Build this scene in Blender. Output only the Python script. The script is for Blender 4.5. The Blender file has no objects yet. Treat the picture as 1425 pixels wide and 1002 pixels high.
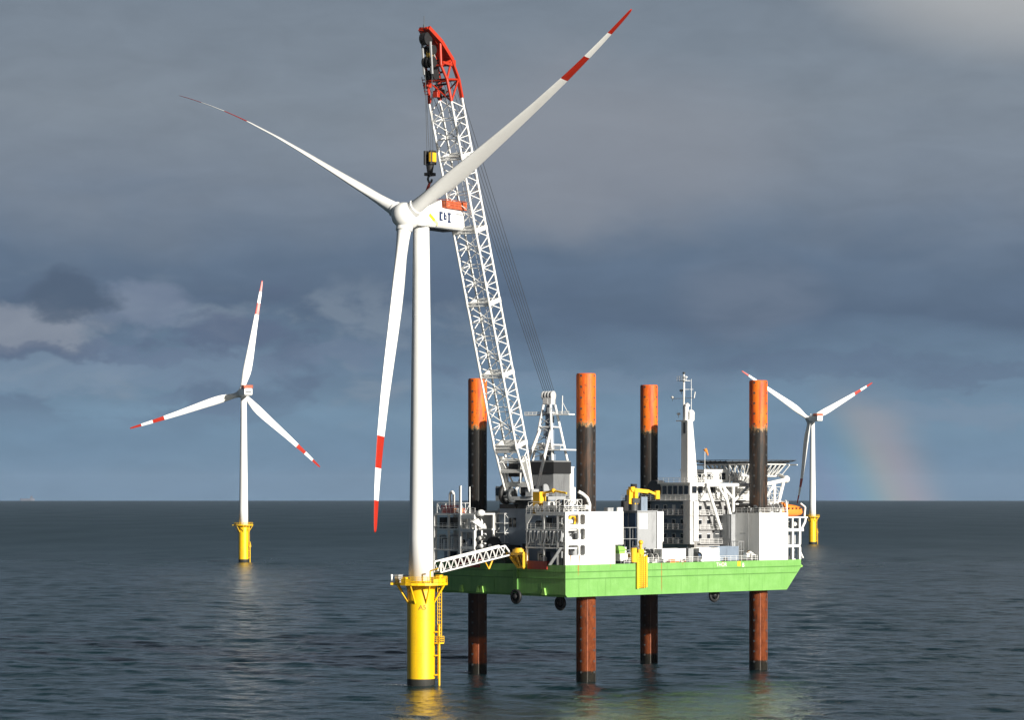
import bpy, math, random
import numpy as np
from mathutils import Vector, Matrix

# ------------------------------------------------------------------ camera, light, sky
scene = bpy.context.scene
COL = scene.collection
R_ = math.radians
CAM_H = 37.9                       # metres above the water
F_PX, W_PX, H_PX = 3750.0, 1425.0, 1002.0
SUN_AZ, SUN_EL = 40.5, 16.8        # degrees right of straight behind the camera, above the horizon

cam_d = bpy.data.cameras.new('camera')
cam = bpy.data.objects.new('camera', cam_d); COL.objects.link(cam)
cam.location = (0, 0, CAM_H)
cam.rotation_euler = (R_(90), 0, 0)
cam_d.sensor_width = 36.0
cam_d.lens = 36.0 * F_PX / W_PX
cam_d.shift_y = (685.0 - H_PX / 2) / W_PX      # level camera, vertical shift: verticals stay upright
cam_d.clip_start = 1.0
cam_d.clip_end = 120000.0
scene.camera = cam

scene.view_settings.view_transform = 'Standard'
scene.view_settings.look = 'None'
scene.view_settings.exposure = 0.75
scene.view_settings.gamma = 1.0

to_sun = Vector((math.sin(R_(SUN_AZ)) * math.cos(R_(SUN_EL)), -math.cos(R_(SUN_AZ)) * math.cos(R_(SUN_EL)), math.sin(R_(SUN_EL))))
sun_d = bpy.data.lights.new('sun', 'SUN')
sun_d.energy = 4.6; sun_d.angle = R_(0.5); sun_d.color = (1.0, 0.95, 0.86)
sun = bpy.data.objects.new('sun', sun_d); COL.objects.link(sun)
sun.rotation_euler = to_sun.to_track_quat('Z', 'Y').to_euler()
sun.location = (300, -400, 300)


def srgb(r, g, b):
    def c(v):
        v /= 255.0
        return v / 12.92 if v <= 0.04045 else ((v + 0.055) / 1.055) ** 2.4
    return (c(r), c(g), c(b), 1.0)


class NT:
    """small helper for writing node trees"""
    def __init__(self, tree):
        self.t = tree; self.n = tree.nodes; self.l = tree.links

    def new(self, typ, **kw):
        nd = self.n.new(typ)
        for k, v in kw.items():
            setattr(nd, k, v)
        return nd

    def put(self, sock, v):
        if isinstance(v, bpy.types.NodeSocket):
            self.l.new(v, sock)
        elif v is not None:
            sock.default_value = v

    def math(self, op, a, b=None, c=None, clamp=False):
        nd = self.new('ShaderNodeMath', operation=op, use_clamp=clamp)
        self.put(nd.inputs[0], a)
        if b is not None: self.put(nd.inputs[1], b)
        if c is not None: self.put(nd.inputs[2], c)
        return nd.outputs[0]

    def mix(self, f, a, b, blend='MIX'):
        nd = self.new('ShaderNodeMix', data_type='RGBA', blend_type=blend)
        self.put(nd.inputs[0], f); self.put(nd.inputs[6], a); self.put(nd.inputs[7], b)
        return nd.outputs[2]

    def ramp(self, f, stops, interp='LINEAR'):
        nd = self.new('ShaderNodeValToRGB')
        nd.color_ramp.interpolation = interp
        el = nd.color_ramp.elements
        while len(el) > 1: el.remove(el[-1])
        el[0].position = stops[0][0]; el[0].color = stops[0][1]
        for p, c in stops[1:]:
            e = el.new(p); e.color = c
        self.put(nd.inputs[0], f)
        return nd.outputs[0]

    def smooth(self, v, lo, hi):
        nd = self.new('ShaderNodeMapRange', interpolation_type='SMOOTHSTEP')
        self.put(nd.inputs[0], v); self.put(nd.inputs[1], lo); self.put(nd.inputs[2], hi)
        return nd.outputs[0]

    def noise(self, vec, scale, detail=4.0, rough=0.55, dist=0.0):
        nd = self.new('ShaderNodeTexNoise')
        if vec is not None: self.put(nd.inputs['Vector'], vec)
        nd.inputs['Scale'].default_value = scale; nd.inputs['Detail'].default_value = detail
        nd.inputs['Roughness'].default_value = rough; nd.inputs['Distortion'].default_value = dist
        return nd.outputs[0]

    def comb(self, x, y, z):
        nd = self.new('ShaderNodeCombineXYZ')
        for i, v in enumerate((x, y, z)): self.put(nd.inputs[i], v)
        return nd.outputs[0]

    def sep(self, v):
        nd = self.new('ShaderNodeSeparateXYZ'); self.put(nd.inputs[0], v)
        return nd.outputs


def g(v): return (v, v, v, 1.0)


def build_world():
    w = bpy.data.worlds.new('World'); scene.world = w
    w.use_nodes = True
    t = NT(w.node_tree); t.n.clear()
    STR = 0.1
    sky = t.new('ShaderNodeTexSky', sky_type='NISHITA')
    sky.sun_disc = False
    sky.sun_elevation = R_(SUN_EL); sky.sun_rotation = R_(180 - SUN_AZ)
    sky.air_density = 1.2; sky.dust_density = 2.0
    co = t.new('ShaderNodeTexCoord').outputs['Generated']
    x, y, z = t.sep(co)
    el = t.math('MULTIPLY', t.math('ARCSINE', z), 180 / math.pi)      # elevation, degrees
    az = t.math('MULTIPLY', t.math('ARCTAN2', x, y), 180 / math.pi)   # azimuth, degrees
    # warp the elevation with noise so the layers are ragged
    pv = t.comb(t.math('MULTIPLY', az, 0.22), t.math('MULTIPLY', el, 0.55), 3.7)
    big = t.noise(pv, 1.0, 5.0, 0.5, 0.3)
    fine_v = t.comb(t.math('MULTIPLY', az, 0.55), t.math('MULTIPLY', el, 1.6), 11.0)
    fine = t.noise(fine_v, 1.0, 6.0, 0.58, 0.4)
    elw = t.math('ADD', el, t.math('MULTIPLY', t.math('SUBTRACT', big, 0.5), 2.2))
    e01 = t.math('DIVIDE', t.math('ADD', elw, 2.0), 24.0, clamp=True)

    def p(e): return (e + 2.0) / 24.0
    base = t.ramp(e01, [(p(-1.5), srgb(102, 129, 153)), (p(0.4), srgb(106, 134, 159)), (p(1.6), srgb(113, 141, 164)),
                        (p(2.7), srgb(104, 127, 150)), (p(3.7), srgb(88, 106, 129)), (p(4.9), srgb(96, 114, 136)),
                        (p(6.4), srgb(120, 132, 147)), (p(8.0), srgb(127, 138, 150)), (p(10.0), srgb(121, 133, 146)),
                        (p(13.0), srgb(104, 121, 137)), (p(21.0), srgb(40, 49, 60))]
                  )
    # darker and lighter cloud mottling
    mod = t.math('ADD', 0.85, t.math('MULTIPLY', fine, 0.32))
    base = t.mix(1.0, base, t.comb(mod, mod, mod), 'MULTIPLY')
    # broken lighter clouds low on the left with bluer gaps
    cl = t.noise(t.comb(t.math('MULTIPLY', az, 0.48), t.math('MULTIPLY', el, 0.95), 8.1), 1.0, 8.0, 0.52, 0.35)
    lm = t.math('MULTIPLY', t.smooth(el, 0.9, 2.2), t.math('SUBTRACT', 1.0, t.smooth(el, 3.9, 5.0)))
    lm = t.math('MULTIPLY', lm, t.math('SUBTRACT', 1.0, t.smooth(az, -3.5, 2.5)))
    base = t.mix(t.math('MULTIPLY', t.math('MULTIPLY', t.smooth(cl, 0.52, 0.66), lm), 0.5), base, srgb(134, 148, 163))
    base = t.mix(t.math('MULTIPLY', t.math('MULTIPLY', t.smooth(cl, 0.49, 0.38), lm), 0.45), base, srgb(86, 99, 125))
    wa = t.noise(t.comb(t.math('MULTIPLY', az, 1.1), t.math('MULTIPLY', el, 1.9), 2.2), 1.0, 7.0, 0.6, 0.2)
    wb = t.noise(t.comb(t.math('MULTIPLY', az, 1.1), t.math('MULTIPLY', el, 1.9), 9.2), 1.0, 7.0, 0.6, 0.2)
    azw = t.math('ADD', az, t.math('MULTIPLY', t.math('SUBTRACT', wa, 0.5), 1.8))
    elv = t.math('ADD', el, t.math('MULTIPLY', t.math('SUBTRACT', wb, 0.5), 1.1))
    for ca, ce, ra, re, k, c3 in ((-9.9, 2.45, 1.9, 0.45, 0.5, (126, 147, 168)), (-7.0, 2.6, 2.6, 0.5, 0.4, (122, 141, 164)), (-10.1, 3.45, 1.7, 0.55, 0.75, (138, 146, 160)), (-7.7, 3.95, 1.2, 0.6, 0.6, (122, 135, 157)),
                                  (-9.4, 4.1, 1.1, 0.55, 0.8, (80, 96, 117)), (-10.2, 2.95, 1.9, 0.22, 0.6, (92, 106, 131)), (-6.0, 3.35, 1.2, 0.45, 0.65, (90, 103, 129)),
                                  (-8.0, 2.9, 1.6, 0.2, 0.5, (98, 114, 140)), (-6.7, 1.9, 1.2, 0.2, 0.4, (101, 119, 145)), (-3.6, 2.9, 1.2, 0.3, 0.5, (112, 128, 152)),
                                  (9.3, 1.6, 2.2, 0.3, 0.4, (126, 142, 162)), (9.9, 2.4, 1.8, 0.25, 0.45, (92, 107, 132)), (7.0, 2.7, 3.0, 0.3, 0.35, (88, 102, 128)), (1.5, 2.3, 3.5, 0.3, 0.3, (124, 142, 164))):
        dd = t.math('ADD', t.math('POWER', t.math('DIVIDE', t.math('SUBTRACT', azw, ca), ra), 2.0), t.math('POWER', t.math('DIVIDE', t.math('SUBTRACT', elv, ce), re), 2.0))
        base = t.mix(t.math('MULTIPLY', t.smooth(dd, 1.25, 0.25), k), base, srgb(*c3))
    # soft paler cloud on the right
    dr = t.math('ADD', t.math('POWER', t.math('DIVIDE', t.math('SUBTRACT', az, 5.1), 1.7), 2.0),
                t.math('POWER', t.math('DIVIDE', t.math('SUBTRACT', elw, 4.2), 0.8), 2.0))
    base = t.mix(t.math('MULTIPLY', t.math('MULTIPLY', t.smooth(dr, 1.6, 0.0), fine), 0.42), base, srgb(136, 143, 156))
    # warmer grey veil in the middle of the upper sky
    dv = t.math('ADD', t.math('POWER', t.math('DIVIDE', t.math('SUBTRACT', az, 1.5), 5.0), 2.0), t.math('POWER', t.math('DIVIDE', t.math('SUBTRACT', elw, 7.3), 2.2), 2.0))
    base = t.mix(t.math('MULTIPLY', t.smooth(dv, 1.3, 0.0), 0.5), base, srgb(143, 147, 156))
    # thin bright cloud towards the upper right
    dt = t.math('ADD', t.math('POWER', t.math('DIVIDE', t.math('SUBTRACT', az, 11.3), 6.0), 2.0),
                t.math('POWER', t.math('DIVIDE', t.math('SUBTRACT', el, 11.4), 2.9), 2.0))
    base = t.mix(t.math('MULTIPLY', t.smooth(dt, 1.0, 0.0), 0.75), base, srgb(186, 187, 187))
    # rain shaft and rainbow (42 degrees round the point opposite the sun)
    anti = Vector((math.sin(R_(-31.5)) * math.cos(R_(15.7)), math.cos(R_(31.5)) * math.cos(R_(15.7)), -math.sin(R_(15.7))))
    vd = t.new('ShaderNodeVectorMath', operation='DOT_PRODUCT')
    t.put(vd.inputs[0], co); vd.inputs[1].default_value = anti
    ang = t.math('MULTIPLY', t.math('ARCCOSINE', vd.outputs['Value']), 180 / math.pi)
    off = t.math('SUBTRACT', ang, 41.9)
    shaft = t.math('MULTIPLY', t.smooth(off, -0.6, 0.3), t.smooth(off, 1.5, 0.4))
    low = t.math('SUBTRACT', 1.0, t.smooth(elw, 1.5, 2.6))
    right = t.smooth(az, 3.0, 6.0)
    fade = t.math('MULTIPLY', low, right)
    base = t.mix(t.math('MULTIPLY', t.math('MULTIPLY', shaft, fade), 0.5), base, srgb(158, 155, 157))
    bow = t.ramp(t.math('DIVIDE', t.math('ADD', off, 1.6), 3.0, clamp=True),
                 [(0.0, (0, 0, 0, 1)), (0.2, (0.02, 0.0, 0.06, 1)), (0.34, (0.0, 0.07, 0.10, 1)), (0.46, (0.02, 0.10, 0.05, 1)),
                  (0.58, (0.11, 0.08, 0.0, 1)), (0.7, (0.11, 0.025, 0.015, 1)), (0.9, (0, 0, 0, 1))])
    bowm = t.math('MULTIPLY', t.math('MULTIPLY', fade, t.math('SUBTRACT', 1.0, t.smooth(el, -0.2, 2.2))), 0.65)
    bowm3 = t.comb(bowm, bowm, bowm)
    base = t.mix(1.0, base, t.mix(1.0, bow, bowm3, 'MULTIPLY'), 'ADD')
    sc_ = 1.0 / STR / 2 ** scene.view_settings.exposure
    cloud = t.mix(1.0, base, (sc_, sc_, sc_, 1), 'MULTIPLY')
    # clouds thin out behind the camera, where the sun stands in a clear patch of sky
    vs = t.new('ShaderNodeVectorMath', operation='DOT_PRODUCT')
    t.put(vs.inputs[0], co); vs.inputs[1].default_value = to_sun
    cover = t.math('SUBTRACT', 1.0, t.math('MULTIPLY', t.smooth(vs.outputs['Value'], 0.4, 0.95), 0.12))
    col = t.mix(cover, sky.outputs[0], cloud)
    bg = t.new('ShaderNodeBackground'); bg.inputs['Strength'].default_value = STR
    t.l.new(col, bg.inputs['Color'])
    out = t.new('ShaderNodeOutputWorld'); t.l.new(bg.outputs[0], out.inputs['Surface'])


build_world()

# ------------------------------------------------------------------ materials
MATS = {}


def new_mat(name):
    m = bpy.data.materials.new(name); m.use_nodes = True
    t = NT(m.node_tree)
    b = t.n['Principled BSDF']
    MATS[name] = m
    return m, t, b


def paint(name, col, rough=0.5, metal=0.0, dirt=0.12, dirt_col=None, scale=0.6, stretch=(1, 1, 0.25), bump=0.0):
    """paint or metal with soft dirt, run vertically"""
    m, t, b = new_mat(name)
    co = t.new('ShaderNodeTexCoord').outputs['Object']
    mp = t.new('ShaderNodeMapping'); t.put(mp.inputs['Vector'], co); mp.inputs['Scale'].default_value = stretch
    n1 = t.noise(mp.outputs[0], scale, 6.0, 0.65)
    n2 = t.noise(co, scale * 6, 3.0, 0.6)
    c = (*col[:3], 1.0)
    dc = dirt_col or tuple(v * 0.45 for v in col[:3]) + (1.0,)
    f = t.math('MULTIPLY', t.smooth(n1, 0.48, 0.75), dirt * 3.0, clamp=True)
    cc = t.mix(f, c, (*dc[:3], 1.0))
    v = t.math('ADD', 1.0 - dirt * 0.5, t.math('MULTIPLY', n2, dirt))
    cc = t.mix(1.0, cc, t.comb(v, v, v), 'MULTIPLY')
    t.l.new(cc, b.inputs['Base Color'])
    b.inputs['Metallic'].default_value = metal
    t.l.new(t.math('ADD', rough - 0.08, t.math('MULTIPLY', n1, 0.16)), b.inputs['Roughness'])
    if bump:
        bp = t.new('ShaderNodeBump'); bp.inputs['Strength'].default_value = bump; bp.inputs['Distance'].default_value = 0.05
        t.l.new(n2, bp.inputs['Height']); t.l.new(bp.outputs[0], b.inputs['Normal'])
    return m


WHITE = paint('turbine_white', (0.80, 0.80, 0.78), 0.38, dirt=0.07, dirt_col=(0.5, 0.48, 0.44), scale=0.25)
RIGWHITE = paint('vessel_white', (0.78, 0.78, 0.76), 0.45, dirt=0.10, dirt_col=(0.42, 0.36, 0.28), scale=0.5)
BAND = paint('blade_red', (0.38, 0.018, 0.005), 0.4, dirt=0.08)
YELLOW = paint('foundation_yellow', (0.82, 0.50, 0.004), 0.45, dirt=0.16, dirt_col=(0.5, 0.27, 0.02), scale=0.35)
MIDGREY = paint('mid_grey_paint', (0.17, 0.175, 0.18), 0.5, dirt=0.2, scale=0.6)
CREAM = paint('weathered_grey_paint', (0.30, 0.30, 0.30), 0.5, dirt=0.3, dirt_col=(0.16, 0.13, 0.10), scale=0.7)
LIGHTGREY = paint('light_grey_paint', (0.50, 0.50, 0.50), 0.5, dirt=0.2, dirt_col=(0.25, 0.22, 0.18), scale=0.5)
RIGYEL = paint('machine_yellow', (0.80, 0.45, 0.015), 0.5, dirt=0.22, dirt_col=(0.22, 0.10, 0.02), scale=0.9)
BLACK = paint('black_rubber', (0.012, 0.012, 0.013), 0.6, dirt=0.2)
TIDE = paint('tidal_growth', (0.018, 0.018, 0.014), 0.7, dirt=0.3, scale=2.0)
GREY = paint('grey_steel', (0.32, 0.33, 0.34), 0.5, dirt=0.2, scale=1.0)
DGREY = paint('dark_steel', (0.06, 0.065, 0.07), 0.5, dirt=0.25, scale=1.0)
BLUE = paint('blue_grey_paint_and_shade', (0.20, 0.25, 0.32), 0.5, dirt=0.15, scale=0.6)  # paint of gear, also the shade tone of the house and accommodation walls
NAVY = paint('navy_paint_and_shade', (0.03, 0.06, 0.12), 0.5, dirt=0.2, scale=0.6)  # paint of gear, also the shade tone of the deckhouse stern face
RED = paint('crane_red', (0.42, 0.026, 0.006), 0.45, dirt=0.12, scale=0.8)
DRED = paint('dark_red_paint', (0.32, 0.025, 0.015), 0.5, dirt=0.2, scale=0.8)
ORANGE = paint('lifeboat_orange', (0.80, 0.24, 0.03), 0.45, dirt=0.1, scale=0.8)
BASKET = paint('hoist_deck_red', (0.40, 0.075, 0.028), 0.55, dirt=0.2, dirt_col=(0.7, 0.3, 0.08), scale=2.5, stretch=(1, 1, 1))
ROPE = paint('wire_rope', (0.05, 0.055, 0.06), 0.5, metal=0.3, dirt=0.1)
DECK = paint('deck_green', (0.07, 0.13, 0.075), 0.7, dirt=0.3, dirt_col=(0.12, 0.08, 0.05), scale=0.5, stretch=(1, 1, 1))
HELI = paint('helideck_dark', (0.035, 0.04, 0.045), 0.7, dirt=0.1)
TXT = paint('marking_blue', (0.02, 0.035, 0.09), 0.5, dirt=0.02)
TXTW = paint('marking_white', (0.75, 0.75, 0.72), 0.5, dirt=0.02)
LOGOY = paint('marking_yellow', (0.80, 0.60, 0.02), 0.5, dirt=0.02)
LOGOP = paint('marking_pale_yellow', (0.72, 0.66, 0.28), 0.5, dirt=0.02)
LIME = paint('lime_green_paint', (0.25, 0.50, 0.10), 0.5, dirt=0.1)
BROWN = paint('marking_brown', (0.24, 0.12, 0.01), 0.6, dirt=0.05)
HAZESHIP = paint('ship_grey', (0.09, 0.10, 0.13), 0.6, dirt=0.05)


def glass_mat():
    m, t, b = new_mat('window_glass')
    b.inputs['Base Color'].default_value = (0.012, 0.015, 0.02, 1); b.inputs['Roughness'].default_value = 0.06
    return m


GLASS = glass_mat()


def hull_mat():
    m, t, b = new_mat('hull_green')
    co = t.new('ShaderNodeTexCoord').outputs['Object']
    x, y, z = t.sep(co)
    n1 = t.noise(co, 0.35, 5.0, 0.6)
    st = t.noise(t.comb(t.math('MULTIPLY', x, 2.2), t.math('MULTIPLY', y, 2.2), t.math('MULTIPLY', z, 0.12)), 1.0, 5.0, 0.7)
    sp = t.noise(co, 5.0, 3.0, 0.6)
    c = t.mix(t.smooth(n1, 0.35, 0.7), (0.150, 0.355, 0.082, 1), (0.185, 0.405, 0.11, 1))
    c = t.mix(t.math('MULTIPLY', t.smooth(st, 0.50, 0.74), 0.75), c, (0.10, 0.26, 0.055, 1))
    c = t.mix(t.math('MULTIPLY', t.smooth(sp, 0.64, 0.72), 0.55), c, (0.32, 0.48, 0.22, 1))
    sc = t.noise(t.comb(t.math('MULTIPLY', x, 0.35), y, t.math('MULTIPLY', z, 2.5)), 1.0, 6.0, 0.7)
    c = t.mix(t.math('MULTIPLY', t.smooth(sc, 0.60, 0.70), 0.4), c, (0.07, 0.16, 0.05, 1))
    fl = t.noise(t.comb(x, y, z), 2.2, 5.0, 0.75)
    c = t.mix(t.math('MULTIPLY', t.smooth(fl, 0.68, 0.73), 0.7), c, (0.20, 0.09, 0.03, 1))
    # rust runs with their own places along the side
    for sx, top, bot, w in ((3.5, 23.5, 21.0, 0.28), (26.9, 21.0, 17.3, 0.22), (45.0, 23.4, 22.2, 0.3), (12.4, 23.4, 22.4, 0.2), (33.0, 23.3, 22.6, 0.25)):
        d = t.math('ABSOLUTE', t.math('SUBTRACT', x, t.math('ADD', sx, t.math('MULTIPLY', t.math('SUBTRACT', st, 0.5), 0.5))))
        k = t.math('MULTIPLY', t.smooth(d, w, 0.05), t.math('MULTIPLY', t.smooth(z, bot, bot + 1.2), t.math('LESS_THAN', y, 0.5)))
        c = t.mix(t.math('MULTIPLY', k, 0.8), c, (0.36, 0.14, 0.02, 1))
    t.l.new(c, b.inputs['Base Color'])
    b.inputs['Roughness'].default_value = 0.5
    # slight dishing of the plating between its frames
    wv = t.new('ShaderNodeTexWave'); wv.inputs['Scale'].default_value = 0.42; t.put(wv.inputs['Vector'], co)
    bp = t.new('ShaderNodeBump'); bp.inputs['Strength'].default_value = 0.12; bp.inputs['Distance'].default_value = 0.1
    t.l.new(t.math('ADD', wv.outputs['Fac'], n1), bp.inputs['Height']); t.l.new(bp.outputs[0], b.inputs['Normal'])
    return m


HULL = hull_mat()
BOTTOM = paint('bottom_paint', (0.02, 0.02, 0.02), 0.6, dirt=0.2)
HULLDARK = paint('hull_seam_green', (0.085, 0.22, 0.045), 0.55, dirt=0.15)


def leg_mat(name, seed, rusty):
    m, t, b = new_mat(name)
    co = t.new('ShaderNodeTexCoord').outputs['Object']
    x, y, z = t.sep(co)
    cs = t.comb(t.math('ADD', x, seed), y, t.math('MULTIPLY', z, 0.16))
    n1 = t.noise(cs, 0.9, 6.0, 0.65)
    n2 = t.noise(t.comb(t.math('ADD', x, seed * 2), y, t.math('MULTIPLY', z, 0.5)), 1.1, 6.0, 0.7)
    sp = t.noise(co, 3.5, 4.0, 0.7)
    orange = t.mix(t.smooth(n1, 0.4, 0.68), (0.74, 0.155, 0.003, 1), (0.52, 0.045, 0.003, 1))
    orange = t.mix(t.math('MULTIPLY', t.smooth(sp, 0.60, 0.67), 0.85), orange, (0.10, 0.028, 0.012, 1))
    chip = t.noise(t.comb(t.math('ADD', x, seed * 3), y, t.math('MULTIPLY', z, 0.7)), 0.9, 6.0, 0.75)
    orange = t.mix(t.math('MULTIPLY', t.smooth(chip, 0.60, 0.64), 0.9), orange, (0.05, 0.025, 0.015, 1))
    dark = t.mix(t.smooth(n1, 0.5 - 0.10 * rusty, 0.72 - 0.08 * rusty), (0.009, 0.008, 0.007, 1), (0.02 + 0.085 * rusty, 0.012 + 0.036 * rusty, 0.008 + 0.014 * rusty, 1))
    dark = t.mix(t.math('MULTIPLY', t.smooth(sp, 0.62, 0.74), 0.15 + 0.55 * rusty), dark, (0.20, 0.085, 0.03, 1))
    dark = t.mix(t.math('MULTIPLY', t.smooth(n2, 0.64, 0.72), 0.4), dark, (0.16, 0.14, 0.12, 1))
    red = t.mix(t.smooth(n2, 0.35, 0.7), (0.26, 0.062, 0.016, 1), (0.13, 0.028, 0.009, 1))
    red = t.mix(t.math('MULTIPLY', t.smooth(sp, 0.56, 0.66), 0.7), red, (0.33, 0.11, 0.035, 1))
    red = t.mix(t.math('MULTIPLY', t.smooth(n1, 0.56, 0.66), 0.75), red, (0.045, 0.018, 0.010, 1))
    growth = t.mix(t.smooth(sp, 0.4, 0.65), (0.012, 0.012, 0.010, 1), (0.035, 0.03, 0.02, 1))
    zr = t.math('ADD', z, t.math('ADD', t.math('MULTIPLY', t.math('SUBTRACT', n2, 0.5), 5.0), t.math('MULTIPLY', t.math('SUBTRACT', sp, 0.5), 2.5)))
    if rusty < 0.5: red = t.mix(t.math('MULTIPLY', t.smooth(t.math('ADD', z, t.math('MULTIPLY', sp, 2.0)), 8.0, 9.0), 0.85), red, dark)  # hull shadow painted into the back legs: red darkened higher up
    c = t.mix(t.smooth(z, 17.0, 20.0), red, dark)
    # pale chipped edge under the orange paint
    edge = t.math('MULTIPLY', t.smooth(zr, 50.9, 51.3), t.math('SUBTRACT', 1.0, t.smooth(zr, 51.5, 52.0)))
    c = t.mix(t.smooth(zr, 51.5, 51.8), c, orange)
    c = t.mix(t.math('MULTIPLY', edge, 0.45), c, (0.55, 0.36, 0.16, 1))
    zg = t.math('ADD', z, t.math('MULTIPLY', t.math('SUBTRACT', sp, 0.5), 1.0))
    c = t.mix(t.smooth(zg, 2.3, 1.8), c, growth)
    t.l.new(c, b.inputs['Base Color'])
    b.inputs['Roughness'].default_value = 0.6
    bp = t.new('ShaderNodeBump'); bp.inputs['Strength'].default_value = 0.25; bp.inputs['Distance'].default_value = 0.06
    t.l.new(sp, bp.inputs['Height']); t.l.new(bp.outputs[0], b.inputs['Normal'])
    return m


def sea_mat():
    m, t, b = new_mat('sea_water')
    co = t.new('ShaderNodeTexCoord').outputs['Object']
    b.inputs['Base Color'].default_value = (0.008, 0.028, 0.035, 1)
    b.inputs['IOR'].default_value = 1.333
    x, y, z = t.sep(co)
    n1 = t.noise(co, 0.42, 4.0, 0.62, 0.3)
    n2 = t.noise(co, 1.6, 3.0, 0.6)
    h = t.math('ADD', t.math('MULTIPLY', n1, 0.85), t.math('MULTIPLY', n2, 0.16))
    bp = t.new('ShaderNodeBump'); bp.inputs['Strength'].default_value = 1.0; bp.inputs['Distance'].default_value = 0.36
    t.l.new(h, bp.inputs['Height']); t.l.new(bp.outputs[0], b.inputs['Normal'])
    # far out the waves are too small for the mesh: their slopes become roughness there; gusts change it from place to place
    gust = t.noise(t.comb(t.math('MULTIPLY', x, 0.012), t.math('MULTIPLY', y, 0.004), 0.0), 1.0, 3.0, 0.5)
    rr = t.math('SQRT', t.math('ADD', t.math('MULTIPLY', x, x), t.math('MULTIPLY', y, y)))
    far = t.smooth(rr, 450.0, 2600.0)
    t.l.new(t.math('ADD', t.math('ADD', 0.12, t.math('MULTIPLY', gust, 0.12)), t.math('MULTIPLY', far, 0.2)), b.inputs['Roughness'])
    return m


SEA = sea_mat()

# ------------------------------------------------------------------ mesh helpers
BASEZ = {}


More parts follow.
